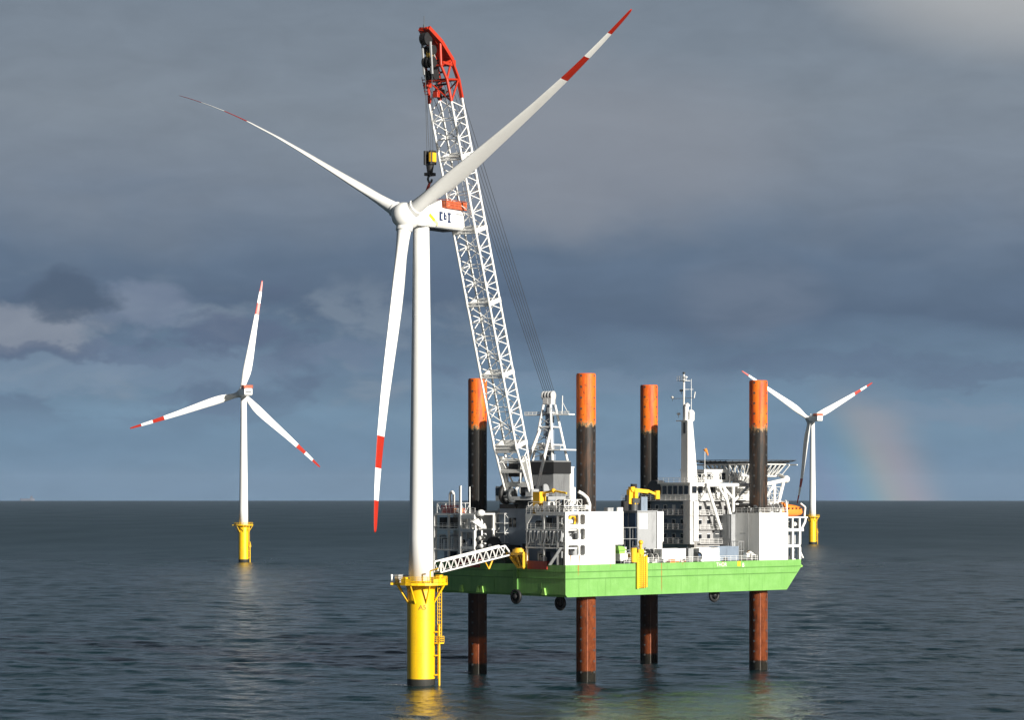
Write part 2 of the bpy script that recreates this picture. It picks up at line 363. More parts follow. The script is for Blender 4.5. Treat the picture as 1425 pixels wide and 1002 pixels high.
class MB:
    """collects faces of one part; build() links them as one mesh object"""
    def __init__(self):
        self.v = []; self.f = []; self.m = []; self.s = []

    def add(self, vs, fs, mat=0, smooth=False):
        o = len(self.v)
        self.v.extend([tuple(v) for v in vs])
        for f in fs:
            self.f.append([i + o for i in f]); self.m.append(mat); self.s.append(smooth)
        return self

    def box(self, x0, x1, y0, y1, z0, z1, mat=0):
        vs = [(x, y, z) for z in (z0, z1) for y in (y0, y1) for x in (x0, x1)]
        fs = [(0, 2, 3, 1), (4, 5, 7, 6), (0, 1, 5, 4), (2, 6, 7, 3), (0, 4, 6, 2), (1, 3, 7, 5)]
        return self.add(vs, fs, mat)

    def bbox(self, x0, x1, y0, y1, z0, z1, b=0.05, mat=0):
        """box with its vertical edges chamfered"""
        b = min(b, (x1 - x0) / 3, (y1 - y0) / 3)
        pts = [(x0 + b, y0), (x1 - b, y0), (x1, y0 + b), (x1, y1 - b), (x1 - b, y1), (x0 + b, y1), (x0, y1 - b), (x0, y0 + b)]
        return self.prism(pts, z0, z1, mat)

    def prism(self, pts, z0, z1, mat=0, mat_top=None):
        n = len(pts)
        vs = [(x, y, z0) for x, y in pts] + [(x, y, z1) for x, y in pts]
        self.add(vs, [(i, (i + 1) % n, n + (i + 1) % n, n + i) for i in range(n)] + [tuple(range(n - 1, -1, -1))], mat)
        self.add([(x, y, z1) for x, y in pts], [tuple(range(n))], mat if mat_top is None else mat_top)
        return self

    def obox(self, p, q, w, h, mat=0, up=(0, 0, 1)):
        """rectangular bar from p to q"""
        p, q = Vector(p), Vector(q)
        d = (q - p).normalized(); up = Vector(up)
        if abs(d.dot(up)) > 0.98: up = Vector((1, 0, 0))
        a = d.cross(up).normalized() * (w / 2); b = a.cross(d).normalized() * (h / 2)
        vs = [p - a - b, p + a - b, p + a + b, p - a + b, q - a - b, q + a - b, q + a + b, q - a + b]
        return self.add(vs, [(3, 2, 1, 0), (4, 5, 6, 7), (0, 1, 5, 4), (1, 2, 6, 5), (2, 3, 7, 6), (3, 0, 4, 7)], mat)

    def tube(self, p, q, r, n=8, mat=0, r2=None, cap=True):
        p, q = Vector(p), Vector(q)
        d = q - p
        if d.length < 1e-6: return self
        d.normalize()
        up = Vector((0, 0, 1)) if abs(d.z) < 0.95 else Vector((1, 0, 0))
        a = d.cross(up).normalized(); b = d.cross(a).normalized()
        r2 = r if r2 is None else r2
        vs = []
        for c, rr in ((p, r), (q, r2)):
            for i in range(n):
                t = 2 * math.pi * i / n
                vs.append(c + (a * math.cos(t) + b * math.sin(t)) * rr)
        self.add(vs, [(i, i + n, (i + 1) % n + n, (i + 1) % n) for i in range(n)], mat, True)
        if cap:
            self.add(vs[:n], [tuple(range(n))], mat); self.add(vs[n:], [tuple(range(n - 1, -1, -1))], mat)
        return self

    def path(self, pts, r, n=6, mat=0):
        for a, b in zip(pts[:-1], pts[1:]): self.tube(a, b, r, n, mat)
        return self

    def lathe(self, prof, n=32, c=(0, 0), mats=None, smooth=True, axis=None):
        """profile of (radius, z) pairs turned round the vertical through c"""
        vs = []
        for r, z in prof:
            for i in range(n):
                t = 2 * math.pi * i / n
                vs.append((c[0] + r * math.cos(t), c[1] + r * math.sin(t), z))
        o = len(self.v); self.v.extend(vs)
        for k in range(len(prof) - 1):
            mt = mats[k] if mats else 0
            for i in range(n):
                j = (i + 1) % n
                self.f.append([o + k * n + i, o + k * n + j, o + (k + 1) * n + j, o + (k + 1) * n + i]); self.m.append(mt); self.s.append(smooth)
        for k, rev in ((0, True), (len(prof) - 1, False)):
            if prof[k][0] > 1e-4:
                ids = [o + k * n + i for i in range(n)]
                self.f.append(ids[::-1] if rev else ids); self.m.append(mats[min(k, len(mats) - 1)] if mats else 0); self.s.append(False)
        return self

    def loft(self, rings, mats=None, smooth=True, caps=True):
        n = len(rings[0]); o = len(self.v)
        for r in rings: self.v.extend([tuple(p) for p in r])
        for k in range(len(rings) - 1):
            for i in range(n):
                j = (i + 1) % n
                self.f.append([o + k * n + i, o + k * n + j, o + (k + 1) * n + j, o + (k + 1) * n + i])
                self.m.append(mats[k] if mats else 0); self.s.append(smooth)
        if caps:
            self.f.append([o + i for i in range(n)][::-1]); self.m.append(mats[0] if mats else 0); self.s.append(False)
            self.f.append([o + (len(rings) - 1) * n + i for i in range(n)]); self.m.append(mats[-1] if mats else 0); self.s.append(False)
        return self

    def ball(self, c, r, n=16, mat=0, sx=1, sy=1, sz=1):
        k = n // 2
        rings = []
        for j in range(k + 1):
            a = math.pi * (j + 0.02 * (j == 0) - 0.02 * (j == k)) / k
            rings.append([(c[0] + sx * r * math.sin(a) * math.cos(2 * math.pi * i / n), c[1] + sy * r * math.sin(a) * math.sin(2 * math.pi * i / n),
                           c[2] - sz * r * math.cos(a)) for i in range(n)])
        return self.loft(rings, [mat] * (k + 1))

    def torus(self, c, R, r, ax='x', n=24, k=8, mat=0):
        rings = []
        vs = []
        for i in range(n):
            t = 2 * math.pi * i / n
            for j in range(k):
                s = 2 * math.pi * j / k
                a = (R + r * math.cos(s)) * math.cos(t); b = (R + r * math.cos(s)) * math.sin(t); d = r * math.sin(s)
                vs.append({'x': (c[0] + d, c[1] + a, c[2] + b), 'y': (c[0] + a, c[1] + d, c[2] + b), 'z': (c[0] + a, c[1] + b, c[2] + d)}[ax])
        fs = [(i * k + j, ((i + 1) % n) * k + j, ((i + 1) % n) * k + (j + 1) % k, i * k + (j + 1) % k) for i in range(n) for j in range(k)]
        return self.add(vs, fs, mat, True)

    def rail(self, pts, h=1.1, r=0.035, gap=1.6, mat=0, rows=3):
        for a, b in zip(pts[:-1], pts[1:]):
            a, b = Vector(a), Vector(b)
            n = max(1, int(round((b - a).length / gap)))
            for i in range(n + 1):
                p = a.lerp(b, i / n); self.tube(p, p + Vector((0, 0, h)), r, 5, mat, cap=False)
            for k in range(rows):
                z = Vector((0, 0, h * (k + 1) / rows)); self.tube(a + z, b + z, r, 5, mat, cap=False)
        return self

    def build(self, name, mats, parent=None):
        me = bpy.data.meshes.new(name)
        dz = BASEZ.get(parent.name, (0, 0, 0)) if parent else (0, 0, 0)
        vs = [(v[0] - dz[0], v[1] - dz[1], v[2] - dz[2]) for v in self.v] if parent and parent.name in BASEZ else self.v
        me.from_pydata(vs, [], self.f)
        if not isinstance(mats, (list, tuple)): mats = [mats]
        for m in mats: me.materials.append(m)
        me.polygons.foreach_set('material_index', self.m)
        me.polygons.foreach_set('use_smooth', self.s)
        me.validate(); me.update()
        o = bpy.data.objects.new(name, me); COL.objects.link(o)
        if parent:
            o.parent = parent
            BASEZ[o.name] = dz
        return o


def tag(o, label=None, cat=None, group=None, kind=None):
    if label: o['label'] = label
    if cat: o['category'] = cat
    if group: o['group'] = group
    if kind: o['kind'] = kind
    return o


def thing(name, label, cat, loc, rotz=0.0, group=None, base=(0, 0, 0)):
    """an Empty at the thing's base; its parts are written relative to `base` of their own drawing frame"""
    o = bpy.data.objects.new(name, None); COL.objects.link(o)
    o.empty_display_size = 0.5
    o.location = loc; o.rotation_euler = (0, 0, rotz)
    BASEZ[o.name] = base
    return tag(o, label, cat, group)


def copy_tree(o, parent=None):
    c = o.copy(); COL.objects.link(c)
    if parent: c.parent = parent
    for ch in [x for x in bpy.data.objects if x.parent == o]: copy_tree(ch, c)
    return c


def text(body, size, mat, name, parent, loc, rot, depth=0.004):
    cu = bpy.data.curves.new(name, 'FONT'); cu.body = body; cu.size = size; cu.extrude = depth
    cu.align_x = 'CENTER'; cu.align_y = 'CENTER'
    cu.materials.append(mat)
    o = bpy.data.objects.new(name, cu); COL.objects.link(o)
    bpy.context.view_layer.update()
    me = bpy.data.meshes.new_from_object(o.evaluated_get(bpy.context.evaluated_depsgraph_get()))
    bpy.data.objects.remove(o); bpy.data.curves.remove(cu)
    me.name = name
    o = bpy.data.objects.new(name, me); COL.objects.link(o)
    o.parent = parent
    dz = BASEZ.get(parent.name, (0, 0, 0))
    o.location = (loc[0] - dz[0], loc[1] - dz[1], loc[2] - dz[2]); o.rotation_euler = rot
    return o


# ------------------------------------------------------------------ the sea: one sheet on the round earth
R_EARTH = 7.4e6


def build_sea():
    rng = np.random.default_rng(7)
    rings = [0.0, 60, 120, 180, 240, 300, 350, 390, 415]
    r = 425.0
    while r < 30000:
        rings.append(r)
        if r < 660: r += 0.62
        else: r += min(0.62 * (r / 660) ** 2.1, 0.006 * r)
    rings.append(30000.0)
    rings = np.array(rings)
    fine = np.linspace(-0.24, 0.24, 560)
    coarse = np.concatenate([np.linspace(0.24, 2 * math.pi - 0.24, 72)[1:-1]])
    az = np.concatenate([fine, coarse])
    A, RR = np.meshgrid(az, rings)
    X = RR * np.sin(A); Y = RR * np.cos(A)
    Z = np.zeros_like(X)
    dr = np.gradient(rings)[:, None] * np.ones_like(A)
    daz = np.where((A >= -0.241) & (A <= 0.241), 0.48 / 559, 0.08)
    sp = np.maximum(dr, RR * daz)
    edge = np.clip((0.235 - np.abs(np.where(A > math.pi, A - 2 * math.pi, A))) / 0.02, 0, 1)
    for i in range(110):
        lam = 2.2 * (26 / 2.2) ** rng.random()
        th = R_(205) + rng.normal() * 0.75
        k = 2 * math.pi / lam
        amp = 0.0021 * lam ** 0.9 * (0.6 + 0.8 * rng.random())
        ph = rng.random() * 6.283
        arg = k * (X * math.sin(th) + Y * math.cos(th)) + ph
        s = np.sin(arg)
        w = np.clip((lam / (3.0 * sp) - 0.8) / 0.6, 0, 1) * edge
        Z += amp * w * (s + 0.22 * np.cos(2 * arg))
    Z -= RR ** 2 / (2 * R_EARTH)
    nr, na = X.shape
    co = np.stack([X, Y, Z], -1).reshape(-1, 3).astype(np.float32)
    i = np.arange(nr - 1)[:, None]; j = np.arange(na)[None, :]
    jn = (j + 1) % na
    q = np.stack([i * na + j + 0 * jn, (i + 1) * na + j + 0 * jn, (i + 1) * na + jn, i * na + jn], -1).reshape(-1, 4)[:, ::-1]
    me = bpy.data.meshes.new('sea')
    me.vertices.add(len(co)); me.vertices.foreach_set('co', co.ravel())
    me.loops.add(q.size); me.loops.foreach_set('vertex_index', q.ravel().astype(np.int32))
    me.polygons.add(len(q)); me.polygons.foreach_set('loop_start', np.arange(0, q.size, 4, dtype=np.int32))
    me.polygons.foreach_set('use_smooth', np.ones(len(q), dtype=bool))
    me.update(calc_edges=True); me.validate()
    me.materials.append(SEA)
    o = bpy.data.objects.new('sea', me); COL.objects.link(o)
    tag(o, 'dark blue grey sea with short wind ripples out to the horizon', 'sea', kind='structure')


build_sea()

# ------------------------------------------------------------------ wind turbines
BLADE_T = [  # r, chord, thickness ratio, twist from the tip (degrees)
    (1.3, 2.75, 1.0, 13), (3.0, 2.75, 1.0, 13), (5.0, 2.95, 0.86, 13), (8.0, 3.7, 0.64, 13), (11.0, 4.4, 0.50, 12.5), (14.0, 4.6, 0.44, 11.5),
    (18.0, 4.4, 0.38, 9.5), (23.0, 3.95, 0.32, 7.5), (29.0, 3.45, 0.27, 5.5), (36.0, 2.85, 0.21, 3.5), (43.7, 2.3, 0.19, 2), (43.72, 2.3, 0.19, 2),
    (47.0, 2.05, 0.18, 1.4), (50.0, 1.84, 0.18, 1), (50.02, 1.84, 0.18, 1), (53.5, 1.58, 0.17, 0.6), (56.3, 1.36, 0.17, 0.3), (56.32, 1.36, 0.17, 0.3),
    (59.0, 1.15, 0.17, 0.1), (61.0, 0.95, 0.18, 0), (62.0, 0.75, 0.2, 0), (62.5, 0.4, 0.2, 0)]


def airfoil(n=24):
    pts = []
    for i in range(n):
        a = 2 * math.pi * i / n
        xc = 0.5 * (1 + math.cos(a))                  # 1 trailing .. 0 leading
        yt = 2.6 * (0.2969 * math.sqrt(xc) - 0.126 * xc - 0.3516 * xc ** 2 + 0.2843 * xc ** 3 - 0.1036 * xc ** 4) * 2
        pts.append((xc, yt * (1 if math.sin(a) >= 0 else -0.75), math.cos(a), math.sin(a)))
    return pts


def make_blade(root, hub, th, tilt, cone, bend, sweep, pitch):
    x = Vector((1, 0, 0)); n = Vector((0, -math.cos(tilt), math.sin(tilt))); w = Vector((0, math.sin(tilt), math.cos(tilt)))
    a = x * math.cos(th) + w * math.sin(th); t = -x * math.sin(th) + w * math.cos(th)
    af = airfoil(); rings = []; mats = []
    for r, ch, tr, tw in BLADE_T:
        be = R_(pitch - tw)
        c = t * math.cos(be) + n * math.sin(be); k = -t * math.sin(be) + n * math.cos(be)
        q = max(0.0, (r - 28) / 35) ** 2.3
        ctr = hub + a * r + n * (cone * r + bend * q) + t * (sweep * q)
        rd = max(0.0, min(1.0, (tr - 0.35) / 0.6))   # 1 at the round root
        ring = []
        for xc, yt, ca, sa in af:
            cx = (0.32 - xc) * ch; cy = yt * tr * ch * 0.5
            ring.append(ctr + c * (cx * (1 - rd) - ca * 0.5 * ch * rd) + k * (cy * (1 - rd) + sa * 0.5 * ch * tr * rd))
        rings.append(ring)
        mats.append(1 if (43.71 < r < 50.01 or r > 56.31) else 0)
    m = MB(); m.loft(rings, mats)
    return m.build('blade', [WHITE, BAND], root)


def make_turbine(label, loc, psi, theta, tilt, cone, bend, sweep, pitch, hub_z, detail, turn):
    psi = R_(psi); tilt = R_(tilt)
    root = thing('wind_turbine', label, 'wind turbine', (loc[0], loc[1], 0.0), -psi, 'offshore wind turbines')
    hub = Vector((0, -5.0, hub_z))
    seg = 64 if detail else 32

    def rot(p, ang=psi):          # from world directions into the turbine's frame
        c, s = math.cos(ang), math.sin(ang)
        return (p[0] * c - p[1] * s, p[0] * s + p[1] * c, p[2])
    # foundation
    z0 = -6.0
    m = MB(); m.lathe([(2.74, z0), (2.74, 1.45), (2.74, 1.46), (2.74, 18.6), (2.74, 19.0), (2.93, 19.3), (2.95, 19.35), (2.95, 19.75)], seg, mats=[1, 1, 0, 0, 0, 0, 0])
    if detail:
        for zz in (6.5, 13.0): m.lathe([(2.742, zz), (2.757, zz + 0.02), (2.757, zz + 0.1), (2.742, zz + 0.12)], seg)
    fnd = m.build('foundation', [YELLOW, TIDE], root)
    # platform with brackets
    m = MB()
    oct_ = [(5.2 * math.cos(2 * math.pi * i / 24), 5.2 * math.sin(2 * math.pi * i / 24)) for i in range(24)]
    m.prism(oct_, 19.752, 20.25)
    for i in range(8):
        an = turn + 2 * math.pi * i / 8 + 0.2
        c, s = math.cos(an), math.sin(an)
        m.tube((4.9 * c, 4.9 * s, 19.75), (2.7 * c, 2.7 * s, 16.2), 0.17, 8)
    ex = [rot(p) for p in ((-5.0, 0.6, 0), (-5.9, 0.6, 0), (-5.9, -1.6, 0), (-4.6, -1.6, 0))]
    m.prism([(p[0], p[1]) for p in ex], 19.80, 20.22)
    m.build('platform', YELLOW, fnd)
    m = MB()
    n_r = 28 if detail else 14
    ringp = [(5.1 * math.cos(2 * math.pi * i / n_r), 5.1 * math.sin(2 * math.pi * i / n_r), 20.25) for i in range(n_r + 1)]
    m.rail(ringp, 1.15, 0.055, 1.3)
    for i in range(0, n_r, 1 if detail else 3):
        wx = rot((1, 0, 0))
        a, b = Vector(ringp[i]), Vector(ringp[i + 1])
        mid = (a + b) / 2
        side = Vector((mid.x * wx[0] + mid.y * wx[1], 0, 0)).x
        if abs(side) > 2.2 and i % 3 != 1: m.obox(a + Vector((0, 0, 0.42)), b + Vector((0, 0, 0.42)), 0.04, 0.72)
    m.build('railing', YELLOW, fnd)
    # boat landing and ladder
    m = MB()
    for off in (-0.55, 0.55):
        p = Vector(rot((3.55, off - 0.9, 0)))
        m.tube((p.x, p.y, -4.0), (p.x, p.y, 12.0 if detail else 11), 0.2, 10)
        q = Vector(rot((2.6, off - 0.75, 0)))
        for zz in (2.2, 6.0, 10.6): m.tube((p.x, p.y, zz), (q.x, q.y, zz), 0.13, 8)
    m.build('boat_landing', YELLOW, fnd)
    m = MB()
    for off in (-0.32, 0.32):
        p = rot((3.25, off - 0.85, 0)); m.tube((p[0], p[1], 1.5), (p[0], p[1], 19.7), 0.07, 6)
    for k in range(46 if detail else 10):
        zz = 1.8 + k * (17.6 / (46 if detail else 10)); a = rot((3.25, -1.17, 0)); b = rot((3.25, -0.53, 0))
        m.tube((a[0], a[1], zz), (b[0], b[1], zz), 0.045, 5)
    m.build('ladder', YELLOW, fnd)
    p = rot((3.5, -0.9, 0))
    m = MB(); m.bbox(p[0] - 0.75, p[0] + 0.75, p[1] - 0.75, p[1] + 0.75, 8.3, 8.55, 0.1)
    m.rail([(p[0] - 0.7, p[1] - 0.7, 8.55), (p[0] + 0.7, p[1] - 0.7, 8.55), (p[0] + 0.7, p[1] + 0.7, 8.55)], 1.2, 0.06, 0.7)
    m.build('rest_platform', YELLOW, fnd)
    if detail:
        # cage round the upper ladder
        m = MB()
        for k in range(14):
            zz = 10.0 + k * 0.7
            pts = [rot((3.25 + 0.75 * math.sin(a), -0.85 + 0.6 * math.cos(a), zz)) for a in [math.pi * i / 6 for i in range(7)]]
            m.path(pts, 0.045, 5)
        for a in (0.5, 1.2, 1.9, 2.6):
            p = rot((3.25 + 0.75 * math.sin(a), -0.85 + 0.6 * math.cos(a), 0)); m.tube((p[0], p[1], 10.0), (p[0], p[1], 19.3), 0.045, 5)
        for k in range(24):
            zz = 9.9 + k * 0.4
            a = rot((4.0, -1.3, zz)); b = rot((4.0, -0.3, zz)); m.tube(a, b, 0.05, 5)
        for yy in (-1.3, -0.95, -0.6, -0.3): a = rot((4.0, yy, 9.6)); m.tube(a, (a[0], a[1], 19.6), 0.07, 6)
        m.build('ladder_cage', YELLOW, fnd)
        for (px, py, w, d, h, mt, nm) in ((-4.4, -0.5, 1.1, 1.4, 1.5, GREY, 'equipment_box'), (3.6, -2.6, 1.0, 1.0, 1.5, YELLOW, 'equipment_box'),
                                          (-3.0, -3.2, 0.9, 0.8, 1.1, YELLOW, 'equipment_box'), (4.35, -1.2, 0.7, 0.9, 1.2, YELLOW, 'equipment_box')):
            q = rot((px, py, 0)); m = MB(); m.bbox(q[0] - w / 2, q[0] + w / 2, q[1] - d / 2, q[1] + d / 2, 20.252, 20.25 + h, 0.08)
            m.box(q[0] - w / 2 - 0.06, q[0] + w / 2 + 0.06, q[1] - d / 2 - 0.06, q[1] + d / 2 + 0.06, 20.253 + h, 20.31 + h)
            m.build(nm, mt, fnd)
        q = rot((-5.7, -1.0, 0)); m = MB(); m.tube((q[0], q[1], 20.2), (q[0], q[1], 21.5), 0.16, 10, r2=0.2); m.ball((q[0], q[1], 21.6), 0.28, 10)
        m.build('marker_lamp', WHITE, fnd)
        # small davit crane
        q = rot((1.9, -4.3, 0)); q2 = rot((3.4, -5.2, 0))
        m = MB(); m.path([(q[0], q[1], 20.25), (q[0], q[1], 22.6), (q2[0], q2[1], 23.1)], 0.14, 8); m.build('davit', YELLOW, fnd)
        # painted number on the side towards the sea lane
        nrm = psi + R_(-90 + 2)
        pos = rot((0.35, -2.76, 0))
        text('A5', 1.3, BROWN, 'number_marking', fnd, (pos[0], pos[1], 15.4), (R_(90), 0, psi + R_(7)))
    # tower
    m = MB()
    prof = [(2.46, 20.253)]
    for k in range(1, 9):
        zz = 20.25 + (89.7 - 20.25) * k / 8
        rr = 2.46 + (1.58 - 2.46) * k / 8
        prof.append((rr, zz))
    m.lathe(prof, seg)
    tw = m.build('tower', WHITE, root)
    if detail:
        for k in (3, 6):
            zz = 20.25 + (89.7 - 20.25) * k / 8; rr = 2.46 + (1.58 - 2.46) * k / 8
            m = MB(); m.lathe([(rr + 0.004, zz - 0.08), (rr + 0.012, zz - 0.06), (rr + 0.012, zz + 0.06), (rr + 0.001, zz + 0.08)], seg); m.build('section_seam', WHITE, tw)
    if detail:
        m = MB(); m.lathe([(2.62, 20.256), (2.62, 20.45), (2.47, 20.5)], seg); m.build('base_flange', YELLOW, tw)
    # nacelle
    m = MB()
    zt, zb = hub_z + 2.3, hub_z - 1.75

    def sect(y, hw, zl, zh, b=0.45):
        return [(-hw + b, y, zl), (hw - b, y, zl), (hw, y, zl + b), (hw, y, zh - b), (hw - b, y, zh), (-hw + b, y, zh), (-hw, y, zh - b), (-hw, y, zl + b)]
    m.loft([sect(-2.9, 1.7, hub_z - 1.6, hub_z + 1.5, 0.9), sect(-1.5, 2.3, zb + 0.0, zt - 0.25), sect(-1.1, 2.4, zb, zt), sect(10.9, 2.4, zb + 0.12, zt - 0.1),
            sect(11.6, 2.15, zb + 0.5, zt - 0.15)], smooth=False)
    m.lathe([(1.62, 89.702), (1.75, zb + 0.02)], 32)
    nac = m.build('nacelle', WHITE, root)
    m = MB()
    m.loft([[(-1.7, 0.2, zt - 0.03), (1.7, 0.2, zt - 0.03), (1.7, 0.4, zt + 0.1), (-1.7, 0.4, zt + 0.1)],
            [(-1.7, 4.6, zt - 0.03), (1.7, 4.6, zt - 0.03), (1.6, 4.5, zt + 1.55), (-1.6, 4.5, zt + 1.55)]], smooth=False)
    m.build('roof_hood', WHITE, nac)
    m = MB()
    m.box(-2.5, 2.5, 5.0, 11.8, zt + 0.0, zt + 0.16)
    for a, b in (((2.46, 5.0), (2.46, 11.8)), ((-2.46, 5.0), (-2.46, 11.8)), ((-2.46, 11.76), (2.46, 11.76)), ((-2.46, 5.04), (2.46, 5.04))):
        for k in range(3):
            m.obox((a[0], a[1], zt + 0.33 + 0.48 * k), (b[0], b[1], zt + 0.33 + 0.48 * k), 0.05, 0.44)
        m.rail([(a[0], a[1], zt + 0.16), (b[0], b[1], zt + 0.16)], 1.55, 0.06, 1.3)
    m.build('hoist_deck', BASKET, nac)
    m = MB(); m.tube((0.6, -1.6, zt - 0.1), (0.6, -1.6, zt + 1.1), 0.07, 6); m.ball((0.6, -1.6, zt + 1.35), 0.42, 14)
    m.build('beacon', WHITE, nac)
    if detail:
        sx = 2.402
        m = MB()      # three dark blue block letters
        yy, zc, hh = 4.6, hub_z + 0.5, 1.8
        def blk(y0, y1, z0_, z1_): m.box(sx - 0.02, sx + 0.012, yy + y0, yy + y1, zc + z0_ * hh, zc + z1_ * hh)
        blk(-1.9, -1.2, -0.5, 0.5); blk(-1.199, -0.75, 0.28, 0.5); blk(-1.199, -0.75, -0.5, -0.3)
        blk(-0.45, 0.1, -0.36, 0.46); blk(0.101, 0.55, -0.36, -0.15); blk(0.101, 0.55, 0.05, 0.22); blk(0.3, 0.55, -0.149, 0.049)
        blk(0.8, 1.95, 0.28, 0.5); blk(1.05, 1.65, -0.399, 0.279); blk(0.9, 1.95, -0.62, -0.4)
        m.build('logo_lettering', TXT, nac)
        def slash(y0, z0_, y1, z1_, wd, mt, nm):
            d = Vector((0, y1 - y0, z1_ - z0_)).normalized(); p = Vector((0, -d.z, d.y)) * wd / 2
            a, b = Vector((sx, y0, z0_)), Vector((sx, y1, z1_))
            q = [a - p, b - p, b + p, a + p]
            mm = MB(); mm.add([v - Vector((0.02, 0, 0)) for v in q] + [v + Vector((0.010, 0, 0)) for v in q],
                              [(4, 5, 6, 7), (0, 1, 5, 4), (1, 2, 6, 5), (2, 3, 7, 6), (3, 0, 4, 7)]); mm.build(nm, mt, nac)
        slash(-0.55, hub_z + 0.55, 1.2, hub_z - 0.55, 0.75, LOGOY, 'logo_stripe')
        slash(1.22, hub_z - 0.56, 2.3, hub_z - 1.24, 0.75, LOGOP, 'logo_stripe')
        m = MB(); m.box(2.38, 2.46, 8.3, 10.3, hub_z + 1.2, hub_z + 1.5); m.build('air_vent', GREY, nac)
        m = MB(); m.box(-2.0, 2.0, 1.9, 10.0, zb - 0.14, zb - 0.002 + 0.1); m.build('underside_hatch', DGREY, nac)
    else:
        m = MB(); m.box(-1.7, 1.7, 11.5, 11.64, hub_z - 0.1, hub_z + 0.5); m.build('air_vent', DGREY, nac)
    # hub
    n = Vector((0, -math.cos(tilt), math.sin(tilt))); w = Vector((0, math.sin(tilt), math.cos(tilt))); x = Vector((1, 0, 0))
    m = MB()
    rings = []
    for d, r in ((-2.1, 1.8), (-1.7, 2.3), (-0.7, 2.55), (0.6, 2.55), (1.5, 2.35), (2.2, 1.9), (2.7, 1.25), (2.95, 0.6), (3.0, 0.05)):
        rings.append([hub + n * d + (x * math.cos(2 * math.pi * i / 36) + w * math.sin(2 * math.pi * i / 36)) * r for i in range(36)])
    m.loft(rings)
    for k in range(3):
        th = R_(theta) + k * 2 * math.pi / 3
        a = (x * math.cos(th) + w * math.sin(th) + n * cone).normalized()
        m.tube(hub + a * 0.8, hub + a * 3.0, 1.66, 32, r2=1.6)
    m.build('hub', WHITE, root)
    for k in range(3):
        make_blade(root, hub, R_(theta) + k * 2 * math.pi / 3, tilt, cone, bend, sweep[k] if isinstance(sweep, tuple) else sweep, pitch)
    return root


def dirxy(psi): return (math.sin(R_(psi)), math.cos(R_(psi)))     # downwind


ps = 34.7; dx_, dy_ = dirxy(ps)
TURB = (-20.48 + 5 * dx_ - 0.1, 522 + 5 * dy_)
make_turbine('large white turbine on a yellow base standing in front of the crane vessel', TURB, ps, 31.0, 7.5, 0.094, 0.0, (2.3, 3.6, 2.2), 92, 91.45, True, 0.0)
ps = 161.7; dx_, dy_ = dirxy(ps)
make_turbine('small white turbine standing alone in open water, no vessel or leg near it', (-147.0 + 5 * dx_, 1465 + 5 * dy_), ps, 100.5, 6.1, 0.094, 3.0, 0.5, 178, 91.6, False, 0.3)
ps = 158.6; dx_, dy_ = dirxy(ps)
make_turbine('farthest white turbine, half behind the bow leg of the vessel and beside the rainbow', (217.8 + 5 * dx_, 1974 + 5 * dy_), ps, 33.2, 3.0, 0.085, 3.0, 0.5, 178, 91.15, False, 0.6)

# ------------------------------------------------------------------ the jack-up vessel
VA = math.atan2(0.671, 0.742)
CU, SU = math.cos(VA), math.sin(VA)
VX, VY = 10.55, 531.1               # near stern corner of the hull


def RW(s, t, z=0.0): return (VX + CU * s - SU * t, VY + SU * s + CU * t, z)


def to_vessel(X, Y): return ((X - VX) * CU + (Y - VY) * SU, -(X - VX) * SU + (Y - VY) * CU)


ZB, ZD = 17.1, 23.45
vessel = thing('jack_up_vessel', 'green jack up vessel with white deckhouses standing on four rusty legs', 'vessel', RW(0, 0, 0), VA)
LEGS = [(9.4, 4.0, 0.55, 'rusty'), (9.4, 36.9, 0.2, ''), (60.2, 36.9, 0.2, ''), (60.2, 4.0, 0.55, '')]

# hull
m = MB()
prof = [(0, ZB + 0.5), (0.5, ZB), (64.8, ZB), (69.3, 21.85), (69.3, ZD), (0, ZD)]
n = len(prof)
vs = [(s, 0, z) for s, z in prof] + [(s, 40, z) for s, z in prof]
m.add(vs, [tuple(range(n)), tuple(range(2 * n - 1, n - 1, -1))], 0)
for i in range(n):
    j = (i + 1) % n
    m.add([vs[i], vs[j], vs[n + j], vs[n + i]], [(3, 2, 1, 0)], {4: 1, 1: 2}.get(i, 0))
hull = m.build('hull', [HULL, DECK, BOTTOM], vessel)
for zz in (22.05, 20.7):
    m = MB(); m.box(0.02, 69.0 if zz > 21.9 else 68.0, -0.09, 0.0, zz - 0.09, zz + 0.09); m.build('rubbing_strake', HULLDARK, hull)
    m = MB(); m.box(-0.09, 0.0, 0.05, 39.95, zz - 0.09, zz + 0.09); m.build('rubbing_strake', HULLDARK, hull)
for s in (3.6, 11.0, 26.9, 40.5, 53.0):
    m = MB(); m.box(s, s + 0.07, -0.03, 0.0, ZB + 0.05, 20.6); m.build('plate_seam', HULLDARK, hull)
for t_ in (7.0, 14.0, 21.0, 28.0):
    m = MB(); m.box(-0.03, 0.0, t_, t_ + 0.07, ZB + 0.55, 20.6); m.build('plate_seam', HULLDARK, hull)
for s in (0.8, 17, 27, 34, 46, 53, 66):
    m = MB(); m.box(s - 0.3, s + 1.2, 0.2, 1.0, ZD + 0.002, ZD + 0.12)
    for q in (0.1, 0.8): m.tube((s + q, 0.6, ZD + 0.12), (s + q, 0.6, ZD + 0.8), 0.2, 10)
    m.build('bollard', DGREY, hull)
m = MB(); m.rail([(16.4, 0.2, ZD), (19.2, 0.2, ZD)], 1.1, 0.04); m.rail([(23.0, 0.2, ZD), (55.8, 0.2, ZD)], 1.1, 0.04)
m.build('deck_railing', RIGWHITE, vessel)
text('THOR', 1.15, TXTW, 'name_lettering', hull, (44.6, -0.006, 22.75), (R_(90), 0, 0))
text('B', 1.2, TXTW, 'number_marking', hull, (51.2, -0.006, 22.55), (R_(90), 0, 0))
m = MB(); m.box(49.4, 50.3, -0.05, 0.0, 22.35, 23.4); m.build('yellow_patch', RIGYEL, hull)
